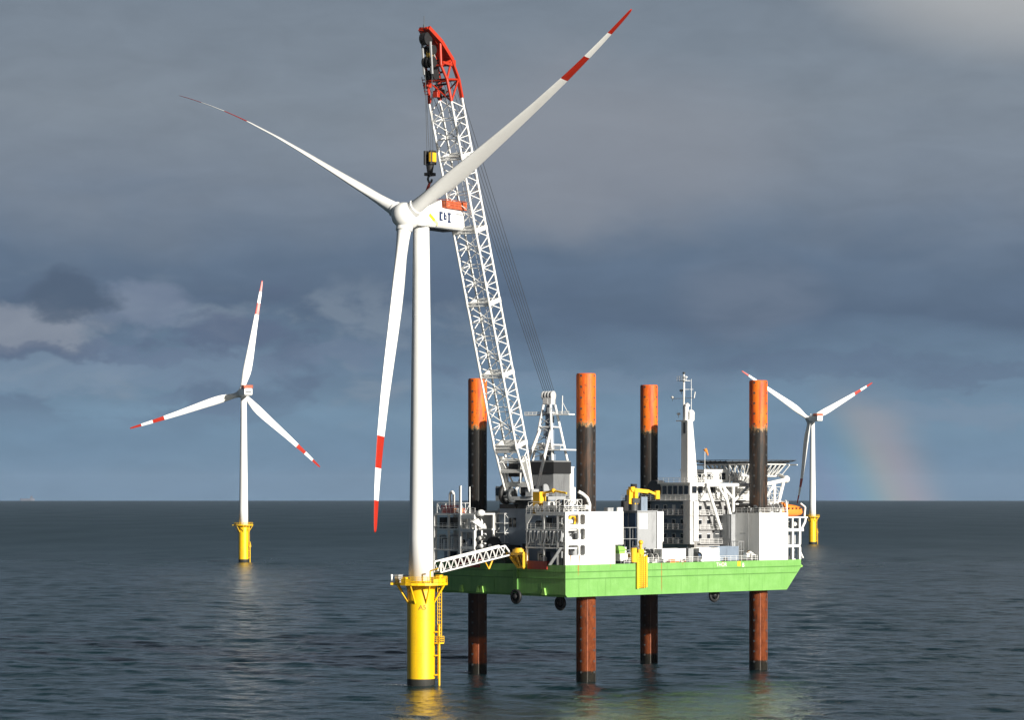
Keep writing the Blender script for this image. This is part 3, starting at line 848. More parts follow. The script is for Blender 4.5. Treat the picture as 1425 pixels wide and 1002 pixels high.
# low red coamings along the stern
for a, b in ((5.2, 10.9), (25.5, 33.0)):
    m = MB(); m.box(-0.25, 0.35, a, b, 22.5, 24.05); m.box(-0.32, 0.42, a - 0.05, b + 0.05, 24.052, 24.15)
    m.build('stern_coaming', DRED, hull)
# pale green fairleads along the stern edge
for t_ in (6.0, 24.6, 25.7, 31.0):
    m = MB(); m.loft([[(-0.45, t_ - 0.55, ZB + 0.3), (-0.45, t_ + 0.55, ZB + 0.3), (0.0, t_ + 0.55, ZB + 0.3), (0.0, t_ - 0.55, ZB + 0.3)],
                      [(-0.4, t_ - 0.2, ZB + 1.7), (-0.4, t_ + 0.2, ZB + 1.7), (0.0, t_ + 0.2, ZB + 1.7), (0.0, t_ - 0.2, ZB + 1.7)]], smooth=False)
    m.build('fairlead', LIME, hull)

# legs
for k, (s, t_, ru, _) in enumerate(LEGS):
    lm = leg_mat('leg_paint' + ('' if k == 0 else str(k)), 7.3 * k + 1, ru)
    m = MB()
    m.lathe([(1.90, -8.0), (1.90, 61.5), (1.86, 61.7), (1.2, 61.72)], 56, (s, t_))
    for a in range(4):
        an = R_(-75 + 90 * a)
        for q in range(28):
            zz = 1.8 + 2.2 * q
            c = Vector((s + 1.895 * math.cos(an), t_ + 1.895 * math.sin(an), zz))
            m.tube(c, c + Vector((math.cos(an), math.sin(an), 0)) * 0.02, 0.24, 12, 1)
        an = R_(-35 + 90 * a); c, sn = math.cos(an), math.sin(an)
        m.obox((s + 1.92 * c, t_ + 1.92 * sn, -6), (s + 1.92 * c, t_ + 1.92 * sn, 61.4), 0.22, 0.09, up=(c, sn, 0))
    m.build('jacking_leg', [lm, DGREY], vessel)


def rounded_open(m, s0, s1, z0, z1, y, frame=0.25, mat=0):
    """rounded corner plates for an opening in a wall standing at y (facing -y)"""
    r = min(0.35, (s1 - s0) / 3, (z1 - z0) / 3)
    for cx, cz, sx, sz in ((s0, z0, 1, 1), (s1, z0, -1, 1), (s0, z1, 1, -1), (s1, z1, -1, -1)):
        pts = [(cx, cz)]
        for i in range(5):
            a = math.pi / 2 * i / 4
            pts.append((cx + sx * r * (1 - math.sin(a)), cz + sz * r * (1 - math.cos(a))))
        if sx * sz > 0: pts = pts[::-1]
        k = len(pts)
        v = [(p[0], y, p[1]) for p in pts] + [(p[0], y + frame, p[1]) for p in pts]
        m.add(v, [tuple(range(k)), tuple(range(2 * k - 1, k - 1, -1))] + [(i, i + k, (i + 1) % k + k, (i + 1) % k) for i in range(k)], mat)


rnd = random.Random(5)
HZ = 34.0


def machine(parent, s, t_, z, w, d, h, kind, mats):
    """one piece of deck machinery"""
    m = MB()
    if kind == 'winch':
        m.box(s - w / 2, s + w / 2, t_ - d / 2, t_ + d / 2, z + 0.002, z + 0.2, 1)
        for q in (-0.42, 0.42): m.tube((s + q * w, t_, z + h * 0.55), (s + (q + 0.06 * (1 if q > 0 else -1)) * w, t_, z + h * 0.55), h * 0.45, 18, 1)
        m.tube((s - 0.42 * w, t_, z + h * 0.55), (s + 0.42 * w, t_, z + h * 0.55), h * 0.3, 18, 0)
        m.bbox(s + 0.1 * w, s + 0.4 * w, t_ - d * 0.45, t_ - d * 0.2, z + 0.2, z + h * 0.7, 0.05, 1)
    elif kind == 'pump':
        m.box(s - w / 2, s + w / 2, t_ - d / 2, t_ + d / 2, z + 0.002, z + 0.15, 1)
        m.tube((s - w * 0.4, t_, z + h * 0.5), (s + w * 0.15, t_, z + h * 0.5), h * 0.32, 14, 0)
        m.tube((s + w * 0.15, t_, z + h * 0.5), (s + w * 0.45, t_, z + h * 0.5), h * 0.18, 12, 1)
        m.path([(s + w * 0.2, t_, z + h * 0.5), (s + w * 0.2, t_, z + h), (s + w * 0.2, t_ - d * 0.4, z + h)], 0.1, 8, 1)
    elif kind == 'ventilator':
        m.tube((s, t_, z), (s, t_, z + h * 0.7), w * 0.25, 14, 0)
        m.ball((s, t_, z + h * 0.75), w * 0.36, 14, 0)
        m.tube((s, t_, z + h * 0.75), (s, t_ - w * 0.5, z + h * 0.78), w * 0.3, 14, 1)
    elif kind == 'locker':
        m.bbox(s - w / 2, s + w / 2, t_ - d / 2, t_ + d / 2, z + 0.002, z + h, 0.06, 0)
        m.box(s - w * 0.45, s - 0.02, t_ - d / 2 - 0.03, t_ - d / 2 + 0.01, z + 0.15, z + h - 0.1, 1)
        m.box(s + 0.02, s + w * 0.45, t_ - d / 2 - 0.03, t_ - d / 2 + 0.01, z + 0.15, z + h - 0.1, 1)
        m.box(s - w / 2 - 0.04, s + w / 2 + 0.04, t_ - d / 2 - 0.05, t_ + d / 2 + 0.04, z + h + 0.001, z + h + 0.07, 0)
    elif kind == 'pipe_bundle':
        for q in range(5):
            yy = t_ - d / 2 + d * q / 4
            m.path([(s - w / 2, yy, z), (s - w / 2, yy, z + h * (0.6 + 0.08 * q)), (s + w / 2, yy, z + h * (0.6 + 0.08 * q)), (s + w / 2, yy, z + 0.1)], 0.09, 8, q % 2)
    elif kind == 'hose_loop':
        for q in range(4):
            c0 = s - w / 2 + w * (q + 0.5) / 4
            pts = [(c0 + w * 0.16 * math.cos(a), t_ + 0.08 * q, z + h - h * 0.85 * math.sin(a)) for a in [math.pi * i / 10 for i in range(11)]]
            m.path(pts, 0.14, 8, q % 2)
    elif kind == 'flood_lamp':
        m.tube((s, t_, z), (s, t_, z + h), 0.06, 6, 1)
        m.bbox(s - 0.3, s + 0.3, t_ - 0.3, t_ + 0.1, z + h, z + h + 0.4, 0.06, 0)
    return m.build(kind, mats, parent)


def gallery(parent, s0, s1, t0, t1, levels, posts_t, name='gallery'):
    """open steel gallery with decks, posts and railings, open towards the stern (low s)"""
    m = MB()
    for z in levels: m.box(s0, s1, t0, t1, z - 0.3, z)
    for t_ in posts_t:
        for s in (s0 + 0.22, s1 - 0.25): m.box(s - 0.2, s + 0.2, t_ - 0.2, t_ + 0.2, ZD + 0.002, levels[-1] - 0.302)
    o = m.build(name, RIGWHITE, parent)
    m = MB()
    for z in levels: m.rail([(s0 + 0.1, t0 + 0.1, z), (s0 + 0.1, t1 - 0.1, z)], 1.1, 0.04, 1.3)
    m.build('railing', RIGWHITE, o)
    return o


# --- starboard stern jack house (leg stands in it)
m = MB()
m.prism([(5.8, 0.02), (14.2, 0.02), (16.0, 0.02), (16.0, 8.6), (11.9, 8.6), (11.9, 2.05), (6.9, 2.05), (6.9, 8.6), (5.8, 8.6)], ZD + 3.9, HZ)
m.prism([(5.8, 0.021), (13.6, 0.021), (14.6, 0.9), (14.6, 8.6), (5.8, 8.6)], ZD + 0.004, ZD + 3.898)
# frame round the openings at the corner
for s0, s1 in ((0.0, 0.75), (3.6, 4.0), (5.35, 5.798)): m.box(s0, s1, 0.02, 0.5, ZD + 0.004, HZ)
zz = [(ZD + 0.004, ZD + 1.9), (ZD + 3.9, ZD + 5.0), (ZD + 7.2, ZD + 8.0), (HZ - 0.55, HZ)]
for a, b in zz:
    m.box(0.752, 3.598, 0.03, 0.5, a, b); m.box(4.002, 5.348, 0.03, 0.5, a, b)
for a, b in ((ZD + 1.9, ZD + 3.9), (ZD + 5.0, ZD + 7.2), (ZD + 8.0, HZ - 0.55)):
    rounded_open(m, 0.75, 3.6, a, b, 0.02, 0.3); rounded_open(m, 4.0, 5.35, a, b, 0.02, 0.3)
m.box(0.0, 5.79, 0.52, 8.6, HZ - 0.4, HZ); m.box(0.4, 5.79, 0.52, 8.6, ZD + 7.2, ZD + 7.5); m.box(0.4, 5.79, 0.52, 8.6, ZD + 3.9, ZD + 4.2)
m.box(14.4, 15.9, 0.05, 0.4, HZ + 0.002, HZ + 0.8)
jh = m.build('jack_house', RIGWHITE, vessel)
m = MB(); m.box(1.0, 5.6, 2.2, 2.5, ZD + 0.01, HZ - 0.45); m.build('inner_bulkhead', GREY, jh)
machine(jh, 2.0, 1.3, ZD + 7.5, 1.6, 1.0, 1.9, 'winch', [RIGWHITE, DGREY])
m = MB(); m.torus((3.0, 1.2, ZD + 8.9), 0.85, 0.32, 'y', 20, 8); m.build('hose_reel', RIGYEL, jh)
machine(jh, 2.2, 1.4, ZD + 4.2, 2.2, 1.0, 1.8, 'pump', [RIGWHITE, DGREY])
machine(jh, 4.6, 1.4, ZD + 4.2, 1.0, 0.8, 2.0, 'locker', [GREY, RIGWHITE])
machine(jh, 2.0, 1.4, ZD + 1.0, 1.8, 1.0, 2.4, 'pump', [BLACK, DGREY])
RUST = paint('rust', (0.30, 0.10, 0.015), 0.8, dirt=0.4, scale=2.0)
for s, l in ((1.3, 1.3), (3.75, 1.75)):
    m = MB(); m.add([(s, -0.004, ZD + 1.9), (s + 0.3, -0.004, ZD + 1.9), (s + 0.2, -0.004, ZD + 1.8 - l), (s + 0.08, -0.004, ZD + 1.8 - l), (s, 0.02, ZD + 1.9), (s + 0.3, 0.02, ZD + 1.9), (s + 0.2, 0.02, ZD + 1.8 - l), (s + 0.08, 0.02, ZD + 1.8 - l)], [(3, 2, 1, 0), (0, 1, 5, 4), (1, 2, 6, 5), (2, 3, 7, 6), (3, 0, 4, 7)])
    m.build('rust_stain', RUST, jh)
m = MB(); m.rail([(0.2, 0.3, HZ), (5.6, 0.3, HZ)], 1.1, 0.04); m.rail([(0.2, 0.3, HZ), (0.2, 11.5, HZ)], 1.1, 0.04); m.build('roof_railing', RIGWHITE, jh)
for (s, t_, w, d, h, k, mt) in ((7.0, 1.5, 1.3, 1.3, 1.7, 'pump', [RIGWHITE, DGREY]), (13.4, 1.6, 1.6, 1.2, 0.7, 'locker', [GREY, GREY]), (2.6, 2.5, 2.2, 1.2, 1.4, 'winch', [RIGWHITE, DGREY]),
                                (2.2, 7.0, 2.2, 1.6, 2.0, 'locker', [RIGWHITE, RIGWHITE]), (4.3, 5.2, 1.4, 1.2, 1.8, 'pump', [DGREY, RIGWHITE]), (2.0, 4.6, 1.4, 1.2, 2.6, 'ventilator', [RIGWHITE, BLACK])):
    machine(jh, s, t_, HZ, w, d, h, k, mt)
# curved white pipe beside the leg, on the roof
m = MB(); m.path([(5.4, 2.0, HZ + 4.0), (6.3, 1.6, HZ + 3.5), (7.2, 1.3, HZ + 2.7), (7.7, 1.2, HZ + 1.4), (7.6, 1.2, HZ)], 0.34, 12); m.build('exhaust_pipe', RIGWHITE, jh)

for s in (8.3, 10.9, 13.4):
    m = MB(); m.box(s, s + 0.05, -0.008, 0.021, ZD + 0.3, HZ - 0.1); m.build('wall_seam', LIGHTGREY, jh)
for z in (ZD + 3.6, ZD + 7.2):
    m = MB(); m.box(5.9, 13.5, -0.006, 0.02, z, z + 0.05); m.build('wall_seam', LIGHTGREY, jh)
m = MB(); m.box(9.0, 9.9, -0.05, 0.02, ZD + 0.2, ZD + 2.2); m.tube((9.8, -0.1, ZD + 1.1), (9.8, -0.05, ZD + 1.1), 0.06, 8); m.build('door', LIGHTGREY, jh)
g2 = gallery(vessel, 0.0, 4.5, 0.55, 11.7, [ZD + 3.5, ZD + 7.1, HZ - 0.45], [2.4, 6.4, 11.4])
m = MB(); m.loft([[(0.0, 9.6, HZ - 0.76), (0.0, 11.7, HZ - 0.76), (0.3, 11.7, HZ - 0.76), (0.3, 9.6, HZ - 0.76)],
                  [(0.0, 11.0, ZD + 8.2), (0.0, 11.7, ZD + 8.2), (0.3, 11.7, ZD + 8.2), (0.3, 11.0, ZD + 8.2)]], smooth=False)
m.build('knee_bracket', RIGWHITE, g2)
for (s, t_, z, w, d, h, k, mt) in ((1.6, 9.2, ZD + 7.1, 1.8, 1.2, 2.0, 'pump', [BLACK, RIGWHITE]), (1.4, 6.9, ZD + 7.1, 1.6, 1.4, 2.3, 'locker', [GREY, DGREY]), (1.8, 4.3, ZD + 7.1, 1.4, 1.2, 2.2, 'locker', [DGREY, GREY]),
                                   (1.5, 2.4, ZD + 7.1, 1.2, 1.2, 2.4, 'ventilator', [RIGWHITE, BLACK]), (2.5, 5.0, ZD + 0.0, 2.0, 1.6, 2.4, 'locker', [NAVY, BLUE]), (2.5, 9.0, ZD, 2.2, 1.6, 2.6, 'locker', [BLUE, NAVY])):
    machine(g2, s, t_, z, w, d, h, k, mt)
# hanging grey hose loops on the middle level
for q in range(9):
    m = MB(); tt = 1.6 + q * 1.15
    pts = [(0.0 + 0.1 * (q % 2), tt + 0.45 * math.cos(a), ZD + 6.7 - 2.4 * math.sin(a) * (0.8 + 0.3 * ((q * 7) % 3) / 2)) for a in [math.pi * i / 10 for i in range(11)]]
    m.path(pts, 0.15, 8, q % 2)
    m.build('hanging_hose', [GREY, RIGWHITE], g2)
m = MB(); m.obox((-0.3, 4.2, ZD), (-0.3, 1.0, ZD + 3.4), 0.9, 0.16)
for q in range(8): m.box(-0.75, 0.1, 3.9 - q * 0.4, 4.1 - q * 0.4, ZD + 0.3 + q * 0.42, ZD + 0.36 + q * 0.42)
m.build('stairway', GREY, g2)

# --- port stern jack house, same but seen past the tower
m = MB(); m.box(5.5, 16.0, 31.5, 40.0 - 0.02, ZD + 0.004, HZ); jp = m.build('jack_house', RIGWHITE, vessel)
g1 = gallery(vessel, 0.0, 5.48, 27.0, 39.9, [ZD + 2.6, ZD + 6.9, HZ - 0.45], [27.3, 31.4, 35.5, 39.6])
m = MB()
m.box(-0.3, 0.0, 31.15, 31.65, ZD + 0.1, HZ + 5.2)
for a, b in ((ZD + 2.7, ZD + 3.3), (ZD + 6.2, ZD + 6.898), (HZ - 1.6, HZ - 0.76)): m.box(-0.25, 0.0, 27.0, 31.148, a, b)
m.box(-0.25, 0.0, 27.0, 27.5, ZD + 3.302, ZD + 6.198); m.box(-0.25, 0.0, 28.0, 28.4, ZD + 6.9, HZ - 1.602)
m.build('portal_frame', RIGWHITE, g1)
m = MB(); m.tube((1.2, 30.0, HZ - 0.45), (1.2, 30.0, HZ + 5.0), 0.12, 8); m.build('pole', RIGWHITE, g1)
m = MB(); m.path([(1.5, 36.6, HZ - 0.45), (1.5, 36.6, HZ + 3.4), (1.5, 36.2, HZ + 3.9), (1.5, 35.7, HZ + 3.9), (1.5, 35.4, HZ + 3.4), (1.5, 35.4, HZ)], 0.28, 10); m.build('vent_pipe', RIGWHITE, g1)
m = MB(); m.bbox(0.9, 2.4, 32.6, 38.6, HZ - 0.448, HZ + 0.5, 0.1); m.rail([(0.9, 32.6, HZ + 0.5), (0.9, 38.6, HZ + 0.5)], 0.6, 0.06, 1.0); m.build('life_raft_rack', DRED, g1)
for q in range(3):
    m = MB(); m.tube((1.0, 32.0 + q * 0.9, HZ + 0.1), (1.0, 32.7 + q * 0.9, HZ + 0.1), 0.42, 14); m.build('life_raft', ORANGE if q != 1 else RIGWHITE, g1)
for (s, t_, z, w, d, h, k, mt) in ((1.6, 38.2, ZD + 6.9, 1.8, 1.6, 2.2, 'locker', [BLACK, DGREY]), (1.6, 35.6, ZD + 6.9, 1.8, 1.6, 2.2, 'locker', [BLACK, DGREY]), (1.6, 33.0, ZD + 6.9, 1.4, 1.2, 2.0, 'pump', [GREY, RIGWHITE]),
                                   (1.6, 29.4, ZD + 6.9, 1.4, 1.2, 2.3, 'winch', [GREY, RIGWHITE]), (1.4, 38.3, ZD + 2.6, 1.6, 1.4, 3.2, 'pipe_bundle', [RIGWHITE, DGREY]), (1.4, 34.8, ZD + 2.6, 2.0, 1.6, 3.4, 'pipe_bundle', [RIGWHITE, GREY]),
                                   (1.4, 32.6, ZD + 2.6, 1.2, 1.2, 2.2, 'ventilator', [RIGWHITE, BLACK]), (1.5, 29.9, ZD + 2.6, 1.4, 1.2, 2.2, 'locker', [BLUE, NAVY]), (1.4, 28.2, ZD + 2.6, 0.7, 0.8, 2.4, 'locker', [RIGWHITE, RIGWHITE]),
                                   (1.6, 36.5, ZD, 2.2, 1.6, 2.1, 'locker', [BLUE, NAVY]), (1.6, 33.4, ZD, 1.6, 1.4, 1.9, 'pump', [GREY, DGREY]), (1.6, 29.2, ZD, 1.6, 1.4, 1.9, 'winch', [GREY, DGREY])):
    machine(g1, s, t_, z, w, d, h, k, mt)
m = MB(); m.loft([[(-1.6, 26.0, HZ - 2.2), (-1.6, 26.9, HZ - 2.2), (0, 26.9, HZ - 1.5), (0, 26.0, HZ - 1.5)], [(-1.2, 24.2, HZ - 3.2), (-1.2, 24.4, HZ - 3.2), (0, 24.4, HZ - 3.1), (0, 24.2, HZ - 3.1)]], smooth=False)
m.build('side_bracket', RIGWHITE, g1)
for (t_, z, kk) in ((26.1, HZ - 0.4, 0.9), (26.0, ZD + 5.0, 0.7), (25.6, ZD + 3.4, 0.8), (23.3, ZD + 3.5, 0.45)):
    m = MB(); m.ball((0.8, t_, z), kk, 12, 0, 1, 1, 0.8); m.tube((0.8, t_, z), (0.8, t_ + 1.0, z - kk * 1.6), 0.2, 8, 1); m.build('flood_lamp', [RIGWHITE, DGREY], g1)

# --- crane house between them: shade put into the blue grey of its walls
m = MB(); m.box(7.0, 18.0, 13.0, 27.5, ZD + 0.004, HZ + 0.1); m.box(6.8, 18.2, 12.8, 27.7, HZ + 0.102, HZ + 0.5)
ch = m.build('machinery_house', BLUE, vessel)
for t_ in (22.2, 23.4):
    m = MB(); m.box(6.94, 7.0, t_, t_ + 0.9, HZ - 3.3, HZ - 1.4); m.build('window', GLASS, ch)
for a, b, h in ((18.4, 20.3, 3.9), (20.9, 24.4, 3.6)):
    m = MB(); m.box(6.95, 7.0, a, b, ZD + 0.1, ZD + h); m.build('doorway', BLACK, ch)
m = MB(); m.box(6.0, 8.5, 21.5, 26.2, HZ + 0.51, HZ + 1.4); m.rail([(6.1, 21.5, HZ + 1.4), (6.1, 26.2, HZ + 1.4)], 0.8, 0.04); m.build('roof_locker', BLACK, ch)
m = MB(); m.bbox(2.6, 5.8, 21.0, 24.6, ZD + 0.003, ZD + 2.0, 0.2); m.bbox(3.0, 5.2, 21.6, 23.9, ZD + 2.0, ZD + 2.9, 0.3); m.build('covered_winch', DECK, vessel)

# --- bow starboard jack house
m = MB()
m.box(56.2, 65.2, 0.02, 2.05, ZD + 0.004, HZ - 0.5); m.box(56.2, 58.2, 2.052, 7.0, ZD + 0.004, HZ - 0.5); m.box(62.2, 65.2, 2.052, 7.0, ZD + 0.004, HZ - 0.5)
m.box(58.202, 62.198, 6.0, 7.0, ZD + 0.004, HZ - 0.5)
jb = m.build('jack_house', RIGWHITE, vessel)
m = MB(); m.box(56.16, 56.2, 3.2, 3.3, ZD + 0.1, HZ - 0.6); m.box(56.15, 56.2, 4.0, 5.6, ZD + 5.6, ZD + 5.75); m.build('wall_seam', GREY, jb)
for s in (59.2, 62.2):
    m = MB(); m.box(s, s + 0.05, -0.008, 0.02, ZD + 0.3, HZ - 0.7); m.build('wall_seam', LIGHTGREY, jb)
for z in (ZD + 3.3, ZD + 6.6):
    m = MB(); m.box(56.4, 65.0, -0.006, 0.02, z, z + 0.05); m.build('wall_seam', LIGHTGREY, jb)
m = MB(); m.rail([(56.3, 6.8, HZ - 0.5), (56.3, 0.2, HZ - 0.5), (65.0, 0.2, HZ - 0.5), (65.0, 6.8, HZ - 0.5)], 1.0, 0.04); m.build('roof_railing', RIGWHITE, jb)
for (s, t_, w, d, h, k, mt) in ((57.2, 1.1, 0.8, 0.8, 0.8, 'pump', [BLACK, RIGWHITE]), (57.2, 5.0, 0.9, 0.9, 1.4, 'ventilator', [RIGWHITE, BLACK]), (63.8, 1.6, 1.2, 1.2, 2.0, 'winch', [BLACK, RIGWHITE]), (64.4, 4.2, 1.2, 1.2, 1.7, 'pump', [RIGWHITE, DGREY])):
    machine(jb, s, t_, HZ - 0.5, w, d, h, k, mt)
m = MB(); m.box(55.0, 58.0, 7.002, 10.2, ZD + 0.004, HZ - 0.8); m.box(54.94, 55.0, 7.6, 9.6, HZ - 6.0, HZ - 1.2); m.build('stair_tower', GREY, vessel)
m = MB(); m.box(55.2, 65.0, 32.0, 39.98, ZD + 0.004, HZ - 0.5); m.build('jack_house', RIGWHITE, vessel)

# --- bow frame carrying the lifeboat
m = MB()
for z in (ZD + 3.2, ZD + 6.6): m.box(65.25, 70.3 if z > 28 else 69.2, 0.1, 6.0, z - 0.55, z)
m.box(65.25, 71.6, 0.1, 5.2, ZD + 8.9, ZD + 9.15)
for s in (66.6, 68.9):
    for t_ in (0.1, 5.4): m.box(s, s + 0.55, t_, t_ + 0.5, ZD + 0.004, ZD + 2.648); m.box(s, s + 0.55, t_, t_ + 0.5, ZD + 3.202, ZD + 6.048); m.box(s, s + 0.4, t_, t_ + 0.4, ZD + 6.602, ZD + 8.898)
m.path([(71.4, 0.6, ZD + 8.9), (71.2, 0.6, ZD + 8.0), (70.6, 0.6, ZD + 7.2), (70.1, 0.6, ZD + 6.5)], 0.28, 10)
m.path([(69.3, 0.6, ZD + 3.0), (69.7, 0.6, ZD + 1.6), (70.6, 0.6, ZD + 0.3)], 0.2, 8)
bf = m.build('bow_frame', RIGWHITE, vessel)
m = MB(); m.box(65.3, 69.3, 5.42, 5.6, ZD + 0.01, ZD + 8.8); m.build('back_wall', GREY, bf)
for (s, t_, z, w, d, h, k, mt) in ((66.3, 1.4, ZD + 6.6, 1.2, 1.0, 1.5, 'pump', [BLACK, RIGWHITE]), (68.6, 1.4, ZD + 6.6, 1.6, 1.0, 1.7, 'winch', [RIGWHITE, DGREY]), (66.1, 1.2, ZD + 3.2, 0.9, 0.9, 2.1, 'locker', [BLACK, GREY]),
                                   (68.0, 1.2, ZD + 3.2, 1.0, 0.9, 2.1, 'locker', [NAVY, GREY]), (66.0, 1.4, ZD, 0.9, 0.9, 1.9, 'ventilator', [RIGWHITE, BLACK]), (68.0, 1.2, ZD, 0.9, 0.9, 2.0, 'pump', [DGREY, RIGWHITE])):
    machine(bf, s, t_, z, w, d, h, k, mt)
m = MB(); m.path([(71.5, 1.0, ZD + 9.15), (71.8, 1.0, ZD + 11.2), (71.2, 1.8, ZD + 12.0)], 0.2, 8); m.path([(66.0, 1.0, ZD + 9.15), (65.8, 1.0, ZD + 12.0), (66.4, 1.8, ZD + 12.6)], 0.2, 8)
m.build('davit', RIGWHITE, bf)
# anchor shelf at the bow
m = MB(); m.box(69.302, 72.0, 2.0, 7.0, 21.7, 21.95); m.tube((69.3, 2.2, 23.3), (72.2, 2.2, 21.95), 0.14, 8); m.tube((69.3, 6.8, 23.3), (72.2, 6.8, 21.95), 0.14, 8)
m.build('anchor_shelf', LIME, hull)
m = MB(); m.tube((70.2, 3.0, 21.0), (72.4, 3.0, 23.0), 0.2, 8); m.obox((69.6, 2.2, 21.0), (69.6, 4.4, 21.0), 0.6, 0.9); m.tube((72.3, 2.4, 22.9), (72.3, 3.9, 22.9), 0.2, 8)
m.build('anchor', BLACK, hull)

# --- accommodation block
A0, A1 = 45.9, 67.0
T0, T1 = 10.4, 31.0
m = MB()
DK = [27.0, 30.05, 33.1, 36.15]
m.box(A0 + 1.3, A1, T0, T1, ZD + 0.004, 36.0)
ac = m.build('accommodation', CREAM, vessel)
m = MB()
for z in DK: m.box(A0, A0 + 1.298, T0 - 0.1, T1, z - 0.18, z)
m.box(A0, A0 + 1.29, T0, T0 + 2.0, DK[0], DK[1] - 0.182); m.box(A0, A0 + 1.29, T0, T0 + 2.0, DK[1], DK[2] - 0.182); m.box(A0, A0 + 1.29, T0, T0 + 2.0, DK[2], DK[3] - 0.182)
m.build('walkway_decks', LIGHTGREY, ac)
m = MB(); m.box(A0 + 1.22, A0 + 1.299, T0 + 2.0, T1, ZD + 0.3, 35.9); m.build('shade_toned_wall', BLUE, ac)  # thin sheet on the stern face, its shade given as blue grey colour
m = MB()
for z in DK[:3]: m.rail([(A0 + 0.06, T0 + 2.0, z), (A0 + 0.06, T1, z)], 1.1, 0.04, 1.5)
m.rail([(A0 + 0.06, T1, DK[3]), (A0 + 0.06, T0, DK[3]), (A1, T0, DK[3])], 1.1, 0.04, 1.5)
m.build('railing', RIGWHITE, ac)
for lv, z in enumerate(DK[:3]):
    for q in range(7):
        t_ = T0 + 3.0 + q * 2.5
        m = MB()
        if (q + lv) % 4 == 3:
            m.box(A0 + 1.14, A0 + 1.218, t_, t_ + 0.9, z + 0.05, z + 2.1); m.build('door', RIGWHITE if lv != 1 else NAVY, ac)
        else:
            m.box(A0 + 1.12, A0 + 1.218, t_ - 0.08, t_ + 1.0, z + 0.9, z + 1.05, 1); m.box(A0 + 1.12, A0 + 1.218, t_ - 0.08, t_ + 1.0, z + 2.0, z + 2.12, 1)
            m.box(A0 + 1.12, A0 + 1.218, t_ - 0.08, t_, z + 1.05, z + 2.0, 1); m.box(A0 + 1.12, A0 + 1.218, t_ + 0.92, t_ + 1.0, z + 1.05, z + 2.0, 1)
            m.box(A0 + 1.16, A0 + 1.218, t_, t_ + 0.92, z + 1.05, z + 2.0, 0); m.build('window', [GLASS, RIGWHITE], ac)
for lv, z in enumerate(DK[:3]):
    for q in range(4):
        s = A0 + 2.6 + q * 2.6
        m = MB(); m.box(s, s + 0.9, T0 - 0.05, T0 - 0.001, z + 1.0, z + 1.9, 0); m.box(s - 0.08, s + 0.98, T0 - 0.07, T0 - 0.001, z + 1.92, z + 2.02, 1); m.build('window', [GLASS, RIGWHITE], ac)
for q, (t_, z, w_) in enumerate(((14.2, DK[0], 1.2), (17.0, DK[0], 0.8), (19.5, DK[0], 1.4), (15.5, DK[1], 1.0), (20.5, DK[1], 1.3), (13.2, DK[2], 0.8), (16.8, DK[2], 1.2), (21.5, DK[2], 0.9))):
    m = MB(); m.bbox(A0 + 0.5, A0 + 1.1, t_, t_ + w_, z + 0.002, z + 0.8 + 0.1 * (q % 3), 0.06, q % 2); m.build('deck_locker', [RIGWHITE, GREY], ac)
m = MB(); m.box(A0 + 0.9, A0 + 2.2, T0 - 0.35, T0 - 0.002, ZD + 4.0, 36.0); m.build('corner_column', RIGWHITE, ac)
for lv, z in enumerate(DK):
    m = MB(); m.box(A0 + 2.202, A1, T0 - 0.9, T0 - 0.002, z - 0.14, z); m.build('side_walkway', LIGHTGREY, ac)
    if lv < 3:
        m = MB(); m.rail([(A0 + 2.3, T0 - 0.85, z), (55.0, T0 - 0.85, z)], 1.0, 0.035, 1.5); m.build('railing', RIGWHITE, ac)
for lv, z in enumerate(DK[:3]):
    m = MB(); m.box(53.0, 55.0, T0 - 0.06, T0 - 0.003, z + 0.05, z + 2.7); m.build('recess_shade', BLACK if lv else DGREY, ac)  # dark plates painted as the shade of openings, no recess is cut
    m = MB(); m.box(A0 + 9.2 - lv, A0 + 10.0 - lv, T0 - 0.3, T0 - 0.003, z + 0.3, z + 1.5); m.build('junction_box', GREY, ac)
# dark stair enclosure at the left of the galleries
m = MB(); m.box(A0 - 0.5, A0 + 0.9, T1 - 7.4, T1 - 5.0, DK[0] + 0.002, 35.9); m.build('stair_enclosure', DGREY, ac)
m = MB()
for lv in range(2):
    m.loft([[(A0 - 1.4, 24.6, DK[lv] + 0.1), (A0 - 1.4, 26.8, DK[lv] + 0.1), (A0 - 1.2, 26.8, DK[lv] + 0.1), (A0 - 1.2, 24.6, DK[lv] + 0.1)],
            [(A0 - 1.4, 26.0, DK[lv] + 2.9), (A0 - 1.4, 26.8, DK[lv] + 2.9), (A0 - 1.2, 26.8, DK[lv] + 2.9), (A0 - 1.2, 26.0, DK[lv] + 2.9)]], smooth=False)
m.build('wind_screen', RIGWHITE, ac)
